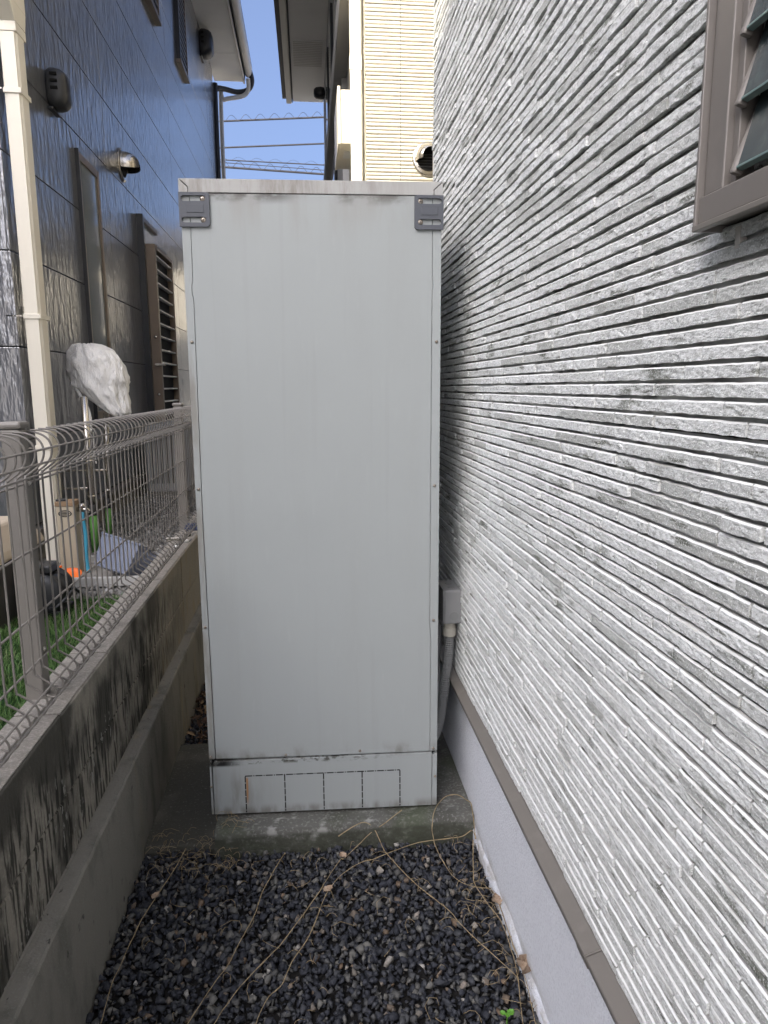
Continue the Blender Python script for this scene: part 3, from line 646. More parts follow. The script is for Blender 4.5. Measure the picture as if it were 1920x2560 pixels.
# cast footing with an uneven broken edge
mb = MB(); n = 170; rows = []
for i in range(n+1):
    y = -.7 + 7.3*i/n; a = .0035*mnoise.noise(Vector((y*22,0,0))) + .002*mnoise.noise(Vector((y*70,3,0))); b = .003*mnoise.noise(Vector((y*30,9,0)))
    rows += [(-.60,y,.315+.001),(-.576,y,.3155),(-.5385+a,y,.3165+b),(-.5345+a*.7,y,.309+b),(-.533,y,.25),(-.531,y,.1),(-.529,y,-.08)]
k = 7; mb.add(rows, [(i*k+j,(i+1)*k+j,(i+1)*k+j+1,i*k+j+1) for i in range(n) for j in range(k-1)])
mb.box(-.74,-.7,-.08,-.601,6.6,.30)
mb.build('footing', M['footing'], bw, fix=True)
MB().tube([(-.5765, y, .3175 + .0025*mnoise.noise(Vector((y*25,2,2)))) for y in [(-.6+.05*i) for i in range(140)]], .0035, 6).build('mortar_ridge', M['footing'], bw)

# ------------------------------------------------------------------ mesh fence
FX = -.635
fence = empty('mesh_fence', (FX, 2.8, .67), 'taupe welded mesh fence with curled top and bottom on the block wall', 'fence')
zb, zt = .70, 1.308
def wire_profile():
    p = []
    # bottom curl: straight wire leans out towards the alley, loops under and back
    p += [(FX+.004, .688), (FX+.016, .682), (FX+.031, .686), (FX+.041, .699), (FX+.043, .716), (FX+.036, .733), (FX+.020, .747), (FX+.006, .757), (FX, .772)]
    p += [(FX, .9), (FX, 1.05), (FX, 1.196)]
    p += [(FX+.003, 1.208), (FX+.014, 1.217), (FX+.029, 1.229), (FX+.041, 1.246), (FX+.045, 1.266), (FX+.039, 1.286), (FX+.023, 1.299), (FX+.003, 1.305), (FX-.018, 1.306)]
    return [(x, 0, z) for x, z in p]
wp = spline(wire_profile(), 3)
mb = MB(); mb.tube([Vector(p) for p in wp], .0025, 6)
me = bpy.data.meshes.new('vertical_wire'); me.from_pydata([tuple(Vector(p)-Vector((FX,0,1))) for p in mb.v], [], mb.f); me.polygons.foreach_set('use_smooth', [True]*len(me.polygons)); me.materials.append(M['fence']); me.update()
y = .42
while y < 6.0:
    o = bpy.data.objects.new('vertical_wire', me); COL.objects.link(o); o.parent = fence; o.location = Vector((FX, y, 1)) - wl(fence); y += .0515
hw = [(FX-.005, .776), (FX-.005, .885), (FX-.005, 1.036), (FX-.005, 1.19), (FX+.050, 1.270), (FX+.043, 1.238), (FX+.008, 1.204), (FX+.048, .708), (FX+.040, .738), (FX+.012, .677)]
for x, z in hw:
    MB().tube([(x, .4, z), (x, 6.0, z)], .0026, 6).build('horizontal_wire', M['fence'], fence, smooth=True)
for y in (-.38, 1.69, 3.76, 5.8):
    po = MB().box(-.684, y-.024, .655, -.642, y+.024, 1.312).build('post', M['fence'], fence, bev=.004)
    MB().box(-.689, y-.029, 1.3125, -.637, y+.029, 1.329).build('post_cap', M['fence'], po, bev=.006)
    for z in (.79, 1.19): MB().lathe([(.007,0),(.007,.01),(.003,.013)], (-.650, y, z), (1,0,0), 10).build('bolt', M['steel'], po)
MB().box(FX-.004, 3.15, .735, FX+.055, 3.162, .752).build('wire_clamp', M['steel'], fence, bev=.002)

# ------------------------------------------------------------------ hot-water cabinet
CA = Vector((-.329, 2.065, .09)); U_ = Vector((.99932, -.0368, 0)); N_ = Vector((-.0368, -.99932, 0))
CW, CH, CD = .7065, 1.862, .60
def CT(u, w, z): p = CA + U_*u + N_*w + Vector((0,0,z)); return (p.x, p.y, p.z)
cab = empty('water_heater_cabinet', tuple(CA + U_*CW/2), 'tall pale grey hot-water tank cabinet standing in the alley', 'cabinet')
def CB(): return MB(CT)
CB().box(.006, -.012, .012, CW-.006, -CD, CH-.03).build('core', M['dark'], cab)
# front face: two corner strips with jogged seams, main panel, lower panel
gp_ = .0013
ed = [(.186,.019),(.93,.0165),(1.553,.0225),(1.566,.0188),(1.588,.0188),(1.598,.0225),(1.826,.0245)]
stripL = [(0,.186),(0,1.826)] + [(u,z) for z,u in reversed(ed)]
def cprism(poly, w0, w1):
    m_ = MB(CT); n = len(poly); m_.add([(u,w0,z) for u,z in poly]+[(u,w1,z) for u,z in poly], [tuple(range(n)), tuple(range(n,2*n))[::-1]]+[(i,(i+1)%n,n+(i+1)%n,n+i) for i in range(n)]); return m_
cprism(stripL, 0, -.016).build('corner_strip', M['cab'], cab, bev=.0012)
edR = [(.186,CW-.0225),(.545,CW-.0225),(.60,CW-.0255),(.93,CW-.0255),(1.575,CW-.0245),(1.585,CW-.0225),(1.60,CW-.0225),(1.61,CW-.0245),(1.826,CW-.0245)]
stripR = [(CW,.186),(CW,1.826)] + [(u,z) for z,u in reversed(edR)]
cprism(stripR, 0, -.016).build('corner_strip', M['cab'], cab, bev=.0012)
gpl = [(.186,.0024),(.9,.0016),(1.2,.0028),(1.5,.0012),(1.826,.0010)]
def gl(z): return float(np.interp(z, [a for a,_ in gpl], [b for _,b in gpl]))
main = [(u+gl(z),z) for z,u in ed] + [(u-.0010,z) for z,u in reversed(edR)]
cprism(main, .0008, -.016).build('main_panel', M['cab'], cab, bev=.0012)
low = [(.0095,.0),(.0095,.166),(.016,.1785),(CW-.016,.1815),(CW-.0165,.17),(CW-.0165,.0)]
cprism(low, .0004, -.016).build('lower_panel', M['cab'], cab, bev=.0012)
cprism([(0,0),(0,.172),(.0058,.166),(.0072,.0)], -.0008, -.016).build('lower_strip', M['cab'], cab, bev=.001)
cprism([(CW,0),(CW,.18),(CW-.0150,.172),(CW-.0148,.0)], -.0008, -.016).build('lower_strip', M['cab'], cab, bev=.001)
# perforated knock-out lines
mb = CB()
us = [.1075, .229, .3495, .470, .589]
def dash_h(u0, u1, z):
    u = u0; k = 0
    while u < u1:
        L = .022 if k % 2 == 0 else .0035; e = min(u+L, u1); mb.box(u, .0008, z-.0017, e, .0, z+.0017); u = e + .0030; k += 1
def dash_v(u, z0, z1):
    z = z1
    while z > z0:
        e = max(z-.020, z0); mb.box(u-.0018, .0008, e, u+.0018, .0, z); z = e - .0030
dash_h(us[0], us[-1], .1262)
for u in us: dash_v(u, .003, .1245)
mb.build('knockout_perforation', M['dark'], cab)
# sides, top, lid
CB().box(0, -.0165, .0, .005, -CD, 1.826).build('side_panel', M['cab'], cab)
CB().box(CW-.005, -.0165, .0, CW, -CD, 1.826).build('side_panel', M['cab'], cab)
mit = .0225
lidc = [(mit, 1.8275), (CW-mit, 1.8275), (CW-mit, 1.8415), (CW+.001, 1.8625), (-.001, 1.8625), (mit, 1.8415)]
cprism(lidc, .0030, -.004).build('lid_front', M['lid'], cab, bev=.0012)
cprism([(-.003,1.8275),(mit-.0016,1.8275),(mit-.0016,1.8405),(-.003,1.8618)], .0026, -.012).build('lid_corner', M['lid'], cab, bev=.001)
cprism([(CW+.003,1.8275),(CW-mit+.0016,1.8275),(CW-mit+.0016,1.8405),(CW+.003,1.8618)], .0026, -.012).build('lid_corner', M['lid'], cab, bev=.001)
CB().box(-.003, .0, 1.858, CW+.003, -CD-.003, 1.8618).build('lid_top', M['lid'], cab)
CB().box(-.003, -.0125, 1.8275, .0, -CD, 1.8575).build('lid_side', M['lid'], cab)
CB().box(CW, -.0125, 1.8275, CW+.003, -CD, 1.8575).build('lid_side', M['lid'], cab)
# legs hidden below
for u in (.06, CW-.06):
    for w in (-.08, -CD+.08):
        CB().box(u-.03, w-.03, -.012, u+.03, w+.03, .012).build('foot', M['bracket'], cab)
# brackets with slots
def bracket(u0, u1, z0, z1, sl, flip):
    bm = bmesh.new()
    def loop(pts): return [bm.verts.new((p[0], 0, p[1])) for p in pts]
    cc = .006
    if not flip: outer = [(u0,z0),(u1-cc,z0),(u1,z0+cc),(u1,z1-cc*.6),(u1-cc*.6,z1),(u0,z1)]
    else: outer = [(u0+cc,z0),(u1,z0),(u1,z1),(u0+cc*.6,z1),(u0,z1-cc*.6),(u0,z0+cc)]
    loops = [loop(outer)]
    for a, b, zc, r in sl:
        pts = [(a+r - r*math.sin(t), zc + r*math.cos(t)) for t in [math.pi*i/8 for i in range(9)]] + [(b-r + r*math.sin(t), zc - r*math.cos(t)) for t in [math.pi*i/8 for i in range(9)]]
        loops.append(loop(pts))
    eds = []
    for lp in loops:
        for i in range(len(lp)): eds.append(bm.edges.new((lp[i], lp[(i+1) % len(lp)])))
    bmesh.ops.triangle_fill(bm, use_beauty=True, use_dissolve=False, edges=eds, normal=(0,-1,0))
    r = bmesh.ops.extrude_face_region(bm, geom=bm.faces[:])
    for v in [g for g in r['geom'] if isinstance(g, bmesh.types.BMVert)]: v.co.y = .0055
    bmesh.ops.recalc_face_normals(bm, faces=bm.faces)
    off = wl(cab)
    for v in bm.verts: v.co = Vector(CT(v.co.x, .0035+v.co.y, v.co.z)) - off
    me = bpy.data.meshes.new('wall_bracket'); bm.to_mesh(me); bm.free()
    return place('wall_bracket', me, M['bracket'], cab, off)
def screw(u, z, r=.005, w=.0, parent=None, cross=False):
    c = Vector(CT(u, w, z)); s_ = MB().lathe([(r,0),(r,.0012),(r*.8,.0026),(r*.4,.0034),(.0003,.0036)], c, N_, 12).build('screw', M['screw'], parent or cab, smooth=True)
    return s_
bl = bracket(-.003, .0775, 1.739, 1.8265, [(.003,.0675,1.8115,.0072),(.003,.0675,1.757,.0072)], False)
br = bracket(.6305, CW+.004, 1.7375, 1.8265, [(.640,.705,1.8115,.0075),(.640,.705,1.757,.0075)], True)
for zz in (1.8105, 1.757): screw(.0605, zz, .0078, .0042, bl); screw(.6465, zz, .0078, .0042, br)
for b_, uu in ((bl, .0605), (br, .6465)):
    for zz in (1.8105, 1.757):
        MB(CT).box(uu-.0032, .0081, zz-.0006, uu+.0032, .0072, zz+.0006).box(uu-.0006, .0081, zz-.0032, uu+.0006, .0073, zz+.0032).build('cross_recess', M['dark'], b_)
CB().box(.018, .0092, 1.775, .062, .0105, 1.796).build('raised_pad', M['bracket'], bl, bev=.001)
CB().box(.648, .0092, 1.775, .695, .0105, 1.796).build('raised_pad', M['bracket'], br, bev=.001)
for u, z in [(.012,1.437),(.010,1.025),(.009,.611),(.695,1.437),(.692,1.026),(.692,.614),(.0055,.195),(.235,.192),(.464,.196),(.694,.195),(.003,.095),(.7005,.100)]:
    screw(u, z, .0046, .0006)

# ------------------------------------------------------------------ slab and pad
def rough_slab(name, x0, x1, y0, y1, ztop, edge, m, label, cat, seed):
    mb = MB(); nx, ny = 60, 26; V = []
    prof = [(-1, -.10), (-.2, .0), (0, .55), (.35, .93), (1, 1.0)]
    for i in range(nx+1):
        x = x0 + (x1-x0)*i/nx; nz = lambda a, s: mnoise.noise(Vector((x*s, a, seed)))
        ex = .008*nz(1, 6) + .003*nz(2, 30)
        col = [(x, y0 + ex*.5, -.05), (x, y0 - .002 + ex*.6, ztop*.25), (x, y0 + .001 + ex, ztop*.72), (x, y0 + .006 + ex, ztop*.93 + .003*nz(3, 20)), (x, y0 + edge + ex, ztop*.99 + .003*nz(4, 15))]
        for j in range(1, ny+1):
            y = y0 + edge + ex + (y1-y0-edge-ex)*j/ny; col.append((x, y, ztop + .0025*mnoise.noise(Vector((x*14, y*14, seed)))))
        V += col
    k = 5 + ny; mb.add(V, [(i*k+j, (i+1)*k+j, (i+1)*k+j+1, i*k+j+1) for i in range(nx) for j in range(k-1)])
    mb.add([V[j] for j in range(k)] + [(x0, y1, -.05)], [tuple(range(k+1))]); mb.add([V[nx*k+j] for j in range(k)] + [(x1, y1, -.05)], [tuple(range(k+1))])
    o = mb.build(name, m, smooth=False, loc=((x0+x1)/2, y0, 0)); tag(o, label, cat); return o
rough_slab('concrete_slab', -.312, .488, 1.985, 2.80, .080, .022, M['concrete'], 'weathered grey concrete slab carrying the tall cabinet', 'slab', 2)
rough_slab('concrete_pad', -.528, -.316, 2.02, 2.66, .022, .03, M['pad'], 'low damp concrete pad between cabinet and block wall', 'slab', 8)

# ------------------------------------------------------------------ junction box and conduits on the wall behind the cabinet
jb = empty('junction_box', (.455, 2.2, .64), 'small grey electrical junction box on the stone siding beside the cabinet', 'junction box')
MB().box(.416, 2.155, .648, .476, 2.28, .762).build('housing', M['jbox'], jb, bev=.006)
MB().box(.413, 2.15, .646, .4155, 2.285, .764).build('cover', M['jbox'], jb, bev=.001)
mb = MB(); mb.lathe([(.0155,.0),(.0155,.0014),(.0142,.0014),(.0142,.0003)], (.450, 2.155, .675), (0,-1,0), 24); mb.build('knockout', M['conduit'], jb)
for yy in (2.19, 2.235): MB().lathe([(.012,.0),(.012,.0012),(.011,.0012)], (.446, yy, .762), (0,0,1), 18).build('knockout', M['conduit'], jb)
MB().lathe([(.0195,0),(.0195,-.022),(.0225,-.024),(.0225,-.05),(.020,-.053)], (.444, 2.20, .648), (0,0,1), 18).build('connector', M['conn'], jb)
def corrugated(name, pts, r, label):
    base = spline(pts, 10); P = []; 
    L = [0.]
    for i in range(1, len(base)): L.append(L[-1] + (base[i]-base[i-1]).length)
    nrib = int(L[-1]/.0075); N2 = nrib*4; path = []; radii = []
    for i in range(N2+1):
        d = L[-1]*i/N2; j = min(max(np.searchsorted(L, d)-1, 0), len(base)-2); t = (d-L[j])/max(1e-6, L[j+1]-L[j])
        path.append(base[j].lerp(base[j+1], t)); radii.append(r*(1.0 if i % 4 in (0, 1) else .87))
    o = MB().tube(path, r, 14, radii=radii).build(name, M['conduit'], smooth=False, loc=pts[0]); tag(o, label, 'conduit', 'corrugated conduits below the junction box'); return o
corrugated('corrugated_conduit', [(.444,2.20,.598),(.442,2.20,.53),(.432,2.20,.44),(.424,2.205,.36),(.414,2.22,.27),(.395,2.25,.20),(.37,2.32,.15)], .0175, 'thick grey corrugated conduit hanging below the junction box')
corrugated('corrugated_conduit', [(.420,2.25,.64),(.418,2.25,.55),(.412,2.25,.46),(.404,2.25,.36),(.394,2.26,.28),(.375,2.30,.2)], .009, 'thin grey corrugated conduit running behind the thick one')

# ------------------------------------------------------------------ things in the neighbouring yard
# covered dish on a pole
cv = empty('pole_cover', (-1.22, 4.3, .49), 'crumpled silver-white cloth cover tied over the top of a pole', 'cover')
rings = [(1.655,-1.265,.030,.03),(1.648,-1.255,.075,.055),(1.62,-1.235,.115,.08),(1.57,-1.215,.142,.10),(1.52,-1.205,.152,.105),(1.46,-1.195,.152,.105),(1.40,-1.185,.142,.10),(1.345,-1.165,.125,.09),(1.30,-1.14,.105,.08),(1.265,-1.115,.085,.07),(1.245,-1.10,.055,.05),(1.24,-1.10,.012,.012)]
nA = 72; V = []; zz = np.array([r[0] for r in rings])[::-1]
fine = np.linspace(0, len(rings)-1, 64)
for t in fine:
    i = min(int(t), len(rings)-2); q = t - i; a = rings[i]; b = rings[i+1]; z, cx, rx, ry = [a[j]*(1-q)+b[j]*q for j in range(4)]
    for k in range(nA):
        th = 2*math.pi*k/nA; c_, s_ = math.cos(th), math.sin(th)
        fold = abs(mnoise.noise(Vector((c_*2.2+z*2.0, s_*2.2, z*5+1)))) * .40 + abs(mnoise.noise(Vector((c_*5+z*5, s_*5, z*9+4)))) * .20 + .07*abs(math.sin(4.0*th + 9*(z-1.25))) + .02*mnoise.noise(Vector((c_*11, s_*11, z*20)))
        fold += .11*mnoise.ridged_multi_fractal(Vector((c_*2.0+z*.8, s_*2.0, z*1.6)), .9, 2.2, 3, 1.0, 2.0) - .12
        f = 1.14 - fold
        if c_ < -.2 and z < 1.42: f *= max(.45, 1 - (1.42-z)*2.4)
        V.append((cx + rx*c_*f, 4.33 + ry*s_*f, z + .012*mnoise.noise(Vector((c_*3, s_*3, z*8)))))
F = [(i*nA+k, i*nA+(k+1)%nA, (i+1)*nA+(k+1)%nA, (i+1)*nA+k) for i in range(len(fine)-1) for k in range(nA)]
np_mesh('cloth', V, F, M['cover'], cv, wl(cv), smooth=True)
MB().tube(spline([(-1.335,4.30,1.43),(-1.30,4.28,1.37),(-1.26,4.25,1.31),(-1.235,4.22,1.24),(-1.228,4.18,1.16)],4), .009, 8).build('cord', M['cover'], cv, smooth=True)
MB().tube([(-1.218,4.20,1.16),(-1.222,4.20,1.05),(-1.215,4.2,.98)], .0035, 6).build('cord', M['cover'], cv)
def pole(x, y, xt, zt, r, label):
    t = empty('support_pole', (x, y, .485), label, 'pole', 'poles with green grips beside the dark house')
    g = .76
    def at(z): q = (z-.485)/(zt-.485); return (x+(xt-x)*q, y, z)
    MB().tube([at(.485), at(g-.06)], r*1.12, 14).build('green_grip', M['green'], t, smooth=True)
    MB().tube([at(g-.06), at(g)], r*1.25, 14).build('dark_collar', M['black_pl'], t, smooth=True)
    MB().tube([at(g), at(zt)], r, 14).build('shaft', M['steel'], t, smooth=True)
    for z in (.80, 1.0): MB().tube([at(z), at(z+.014)], r*1.18, 14).build('ring', M['steel'], t, smooth=True)
pole(-1.225, 4.10, -1.225, 1.36, .019, 'thicker steel pole with green grip under the cloth cover')
pole(-1.215, 4.34, -1.18, 1.26, .015, 'thinner steel pole with green grip right of the covered one')
wb = empty('pole_bracket', (HX, 4.2, .85), 'small galvanised arm fixing the poles to the dark house', 'bracket')
MB().box(HX, 4.10, .845, -1.20, 4.125, .857).build('arm', M['steel'], wb, bev=.002)
MB().box(HX, 4.30, .925, -1.19, 4.325, .937).build('arm', M['steel'], wb, bev=.002)
MB().box(HX+.001, 4.07, .82, HX+.006, 4.36, .95).build('plate', M['steel'], wb, bev=.002)
# faucet post
fp = empty('faucet_post', (-1.185, 3.6, .485), 'cream garden tap post with brown cap and blue hose', 'tap post')
MB().box(-1.232, 3.55, .485, -1.150, 3.64, .838).build('column', M['post_cream'], fp, bev=.004)
MB().box(-1.236, 3.545, .8385, -1.146, 3.645, .862).build('cap', M['tan'], fp, bev=.003)
mb = MB(); n = 28
for rx, ry, y_ in ((.032,.017,3.5486),):
    ring = [(-1.191+rx*math.cos(2*math.pi*i/n), y_, .803+ry*math.sin(2*math.pi*i/n)) for i in range(n)]; ring2 = [(-1.191+rx*.8*math.cos(2*math.pi*i/n), y_, .803+ry*.74*math.sin(2*math.pi*i/n)) for i in range(n)]
    mb.add(ring+ring2, [(i,(i+1)%n,n+(i+1)%n,n+i) for i in range(n)])
mb.box(-1.213,3.5482,.8005,-1.169,3.5488,.8055).box(-1.205,3.5482,.8085,-1.177,3.5488,.8115).box(-1.205,3.5482,.7945,-1.177,3.5488,.7975)
mb.build('oval_emblem', M['oval'], fp, fix=False)
MB().tube([(-1.16,3.6,.815),(-1.105,3.6,.815),(-1.09,3.6,.80)], .011, 10).build('tap', M['steel'], fp, smooth=True)
MB().lathe([(.018,0),(.018,.012),(.006,.02)], (-1.125,3.6,.826), (0,0,1), 12).build('tap_handle', M['steel'], fp, smooth=True)
MB().tube(spline([(-1.125,3.60,.80),(-1.125,3.6,.76),(-1.118,3.6,.68),(-1.12,3.59,.60),(-1.115,3.58,.53),(-1.11,3.57,.50)],4), .0095, 10).build('hose', M['blue_pl'], fp, smooth=True)
MB().box(-1.235,3.56,.862,-1.19,3.60,.872).build('lock_tab', M['black_pl'], fp, bev=.003)
# drain pan
pan = MB().box(-1.24, 3.34, .486, -.80, 3.362, .532).build('drain_pan', M['band'], bev=.005, loc=(-1.0,3.5,.486))
tag(pan, 'shallow concrete drain pan with pale rim at the foot of the tap post', 'drain pan')
MB().box(-1.24, 3.78, .486, -.80, 3.80, .535).build('rim', M['band'], pan, bev=.005)
MB().box(-1.26, 3.34, .486, -1.241, 3.80, .532).build('rim', M['band'], pan, bev=.005)
MB().box(-.799, 3.34, .486, -.78, 3.80, .532).build('rim', M['band'], pan, bev=.005)
MB().box(-1.24, 3.3625, .486, -.80, 3.7795, .50).build('pan_floor', M['found'], pan)
# tub leaning in the pan
tb = empty('storage_tub', (-.93, 3.5, .50), 'translucent plastic tub tipped on its side in the drain pan', 'tub')
def TT(x, y, z):
    e = Euler((R_(-28), R_(14), R_(-20))).to_matrix() @ Vector((x, y, z)); return (e.x-.90, e.y+3.47, e.z+.585)
mb = MB(TT); t_ = .004; a, b, c = .085, .10, .075
mb.add([(-a,-b,-c),(a,-b,-c),(a,b,-c),(-a,b,-c),(-a*1.2,-b*1.15,c),(a*1.2,-b*1.15,c),(a*1.2,b*1.15,c),(-a*1.2,b*1.15,c)], [(0,3,2,1),(0,1,5,4),(1,2,6,5),(2,3,7,6),(3,0,4,7)])
o = mb.build('tub_body', M['tub'], tb, fix=False); s_ = o.modifiers.new('solid','SOLIDIFY'); s_.thickness = .004
mb = MB(TT); rim = [(-a*1.2,-b*1.15,c),(a*1.2,-b*1.15,c),(a*1.2,b*1.15,c),(-a*1.2,b*1.15,c),(-a*1.2,-b*1.15,c)]; mb.tube(rim, .006, 8); mb.build('tub_rim', M['tub'], tb)
# orange dish
og = MB().lathe([(.02,.0),(.045,.004),(.056,.02),(.060,.022),(.057,.016),(.040,.008),(.001,.007)], (-1.165,3.46,.502), (0,-.35,1), 24).build('orange_dish', M['orange'], loc=(-1.165,3.46,.502), smooth=True)
tag(og, 'small bright orange plastic dish in the drain pan', 'dish')
MB().tube(spline([(-1.205,3.47,.52),(-1.215,3.47,.55),(-1.20,3.47,.56)],3), .006, 8).build('handle', M['orange'], og)
# hose reel
hr = empty('hose_reel', (-1.085, 2.95, .485), 'black and grey garden hose reel on the artificial grass', 'hose reel')
for yy, m_ in ((2.90,'black_pl'), (3.03,'black_pl')):
    mb = MB(); mb.lathe([(.080,0),(.084,.008),(.080,.02),(.056,.026),(.02,.028)], (-1.085, yy, .585), (0,-1,0), 28); mb.build('drum_flange', M[m_], hr, smooth=True)
mb = MB(); ar = [(R_(110+i*14)) for i in range(11)]; mb.add([(-1.085+.079*math.cos(t), 2.868, .585+.079*math.sin(t)) for t in ar]+[(-1.073+.058*math.cos(t), 2.866, .585+.062*math.sin(t)) for t in ar], [(i,i+1,11+i+1,11+i) for i in range(10)]); o = mb.build('pale_crescent', M['grey_pl'], hr, fix=False); o.modifiers.new('s','SOLIDIFY').thickness = .004
MB().lathe([(.070,0),(.072,.06),(.070,.12)], (-1.085, 3.022, .585), (0,-1,0), 24).build('hose_coil', M['black_pl'], hr, smooth=True)
MB().box(-1.155, 2.90, .486, -1.015, 3.05, .512).build('base', M['black_pl'], hr, bev=.008)
MB().box(-1.115, 2.92, .66, -1.055, 3.03, .695).build('top_handle', M['black_pl'], hr, bev=.008)
MB().box(-1.15, 2.885, .512, -1.138, 2.9, .69).build('side_arm', M['grey_pl'], hr, bev=.004)
MB().lathe([(.018,0),(.02,.02),(.014,.035)], (-1.10,2.90,.700), (0,-1,.2), 14).build('nozzle', M['frost'], hr, smooth=True)
MB().tube(spline([(-1.07,2.90,.53),(-1.03,2.86,.535),(-.99,2.88,.57),(-.98,2.95,.59),(-1.0,3.0,.58),(-.985,3.05,.54),(-1.0,3.08,.50)],5), .007, 8).build('hose', M['black_pl'], hr, smooth=True)
# storage bin
bn = empty('storage_bin', (-1.5, 2.9, .485), 'dark storage box with overhanging beige lid at the left edge', 'storage box')
mb = MB(); mb.add([(-1.78,2.72,.485),(-1.19,2.72,.485),(-1.19,3.12,.485),(-1.78,3.12,.485),(-1.79,2.70,.755),(-1.175,2.70,.755),(-1.175,3.14,.755),(-1.79,3.14,.755)], [(0,3,2,1),(4,5,6,7),(0,1,5,4),(1,2,6,5),(2,3,7,6),(3,0,4,7)])
mb.build('body', M['bin'], bn, bev=.01)
mb = MB(); mb.add([(-1.81,2.67,.752),(-1.15,2.67,.752),(-1.15,3.17,.752),(-1.81,3.17,.752),(-1.80,2.685,.79),(-1.16,2.685,.79),(-1.16,3.155,.79),(-1.80,3.155,.79),(-1.74,2.76,.88),(-1.215,2.76,.88),(-1.215,3.08,.88),(-1.74,3.08,.88)],
   [(0,3,2,1),(0,1,5,4),(1,2,6,5),(2,3,7,6),(3,0,4,7),(4,5,9,8),(5,6,10,9),(6,7,11,10),(7,4,8,11),(8,9,10,11)])
mb.build('lid', M['beige_lid'], bn, bev=.012)
# outdoor unit far along the fence
ac = empty('outdoor_unit', (-1.1, 6.4, .486), 'grey outdoor unit with vertical slots beyond the fence', 'outdoor unit')
MB().box(-1.38, 6.2, .53, -1.02, 6.95, 1.10).build('casing', M['grey_pl'], ac, bev=.01)
for k in range(7): MB().box(-1.345+k*.042, 6.1985, .60, -1.325+k*.042, 6.2005, 1.03).build('slot', M['dark'], ac)
MB().box(-1.40, 6.25, .486, -1.0, 6.35, .529).build('foot_block', M['found'], ac); MB().box(-1.40, 6.8, .486, -1.0, 6.9, .529).build('foot_block', M['found'], ac)
# small things lying on the wall top
WT = .6728
def cap_(x, y, r, m_, label, tall=.012):
    o = MB().lathe([(r*.6,0),(r,.002),(r,tall*.7),(r*.7,tall),(.001,tall*1.05)], (x,y,WT), (0,0,1), 14).build('bolt_cap', M[m_], loc=(x,y,WT), smooth=True)
    tag(o, label, 'cap', 'bolt caps left on the wall top')
    MB().lathe([(.0022,0),(.0022,.016)], (x+r*1.2,y+.006,WT+.001), (.5,.2,.8), 8).build('bolt_stem', M['bracket'], o)
cap_(-.625, 3.30, .011, 'white_pl', 'nearest small white bolt cap lying on the block wall top')
cap_(-.600, 3.42, .013, 'white_pl', 'middle white bolt cap near the wall edge beside the cabinet')
cap_(-.612, 3.56, .014, 'black_pl', 'black and white bolt cap farthest along the block wall top')
tl = empty('clamp_tool', (-.61, 3.74, WT), 'small dark blue plastic clamp lying on the wall top beside the cabinet', 'clamp')
MB().box(-.655, 3.70, WT, -.545, 3.722, WT+.02).build('jaw', mat('navy_plastic',(.02,.035,.09),.4), tl, bev=.004)
MB().box(-.655, 3.735, WT+.004, -.545, 3.757, WT+.032).build('jaw', bpy.data.materials['navy_plastic'], tl, bev=.004)

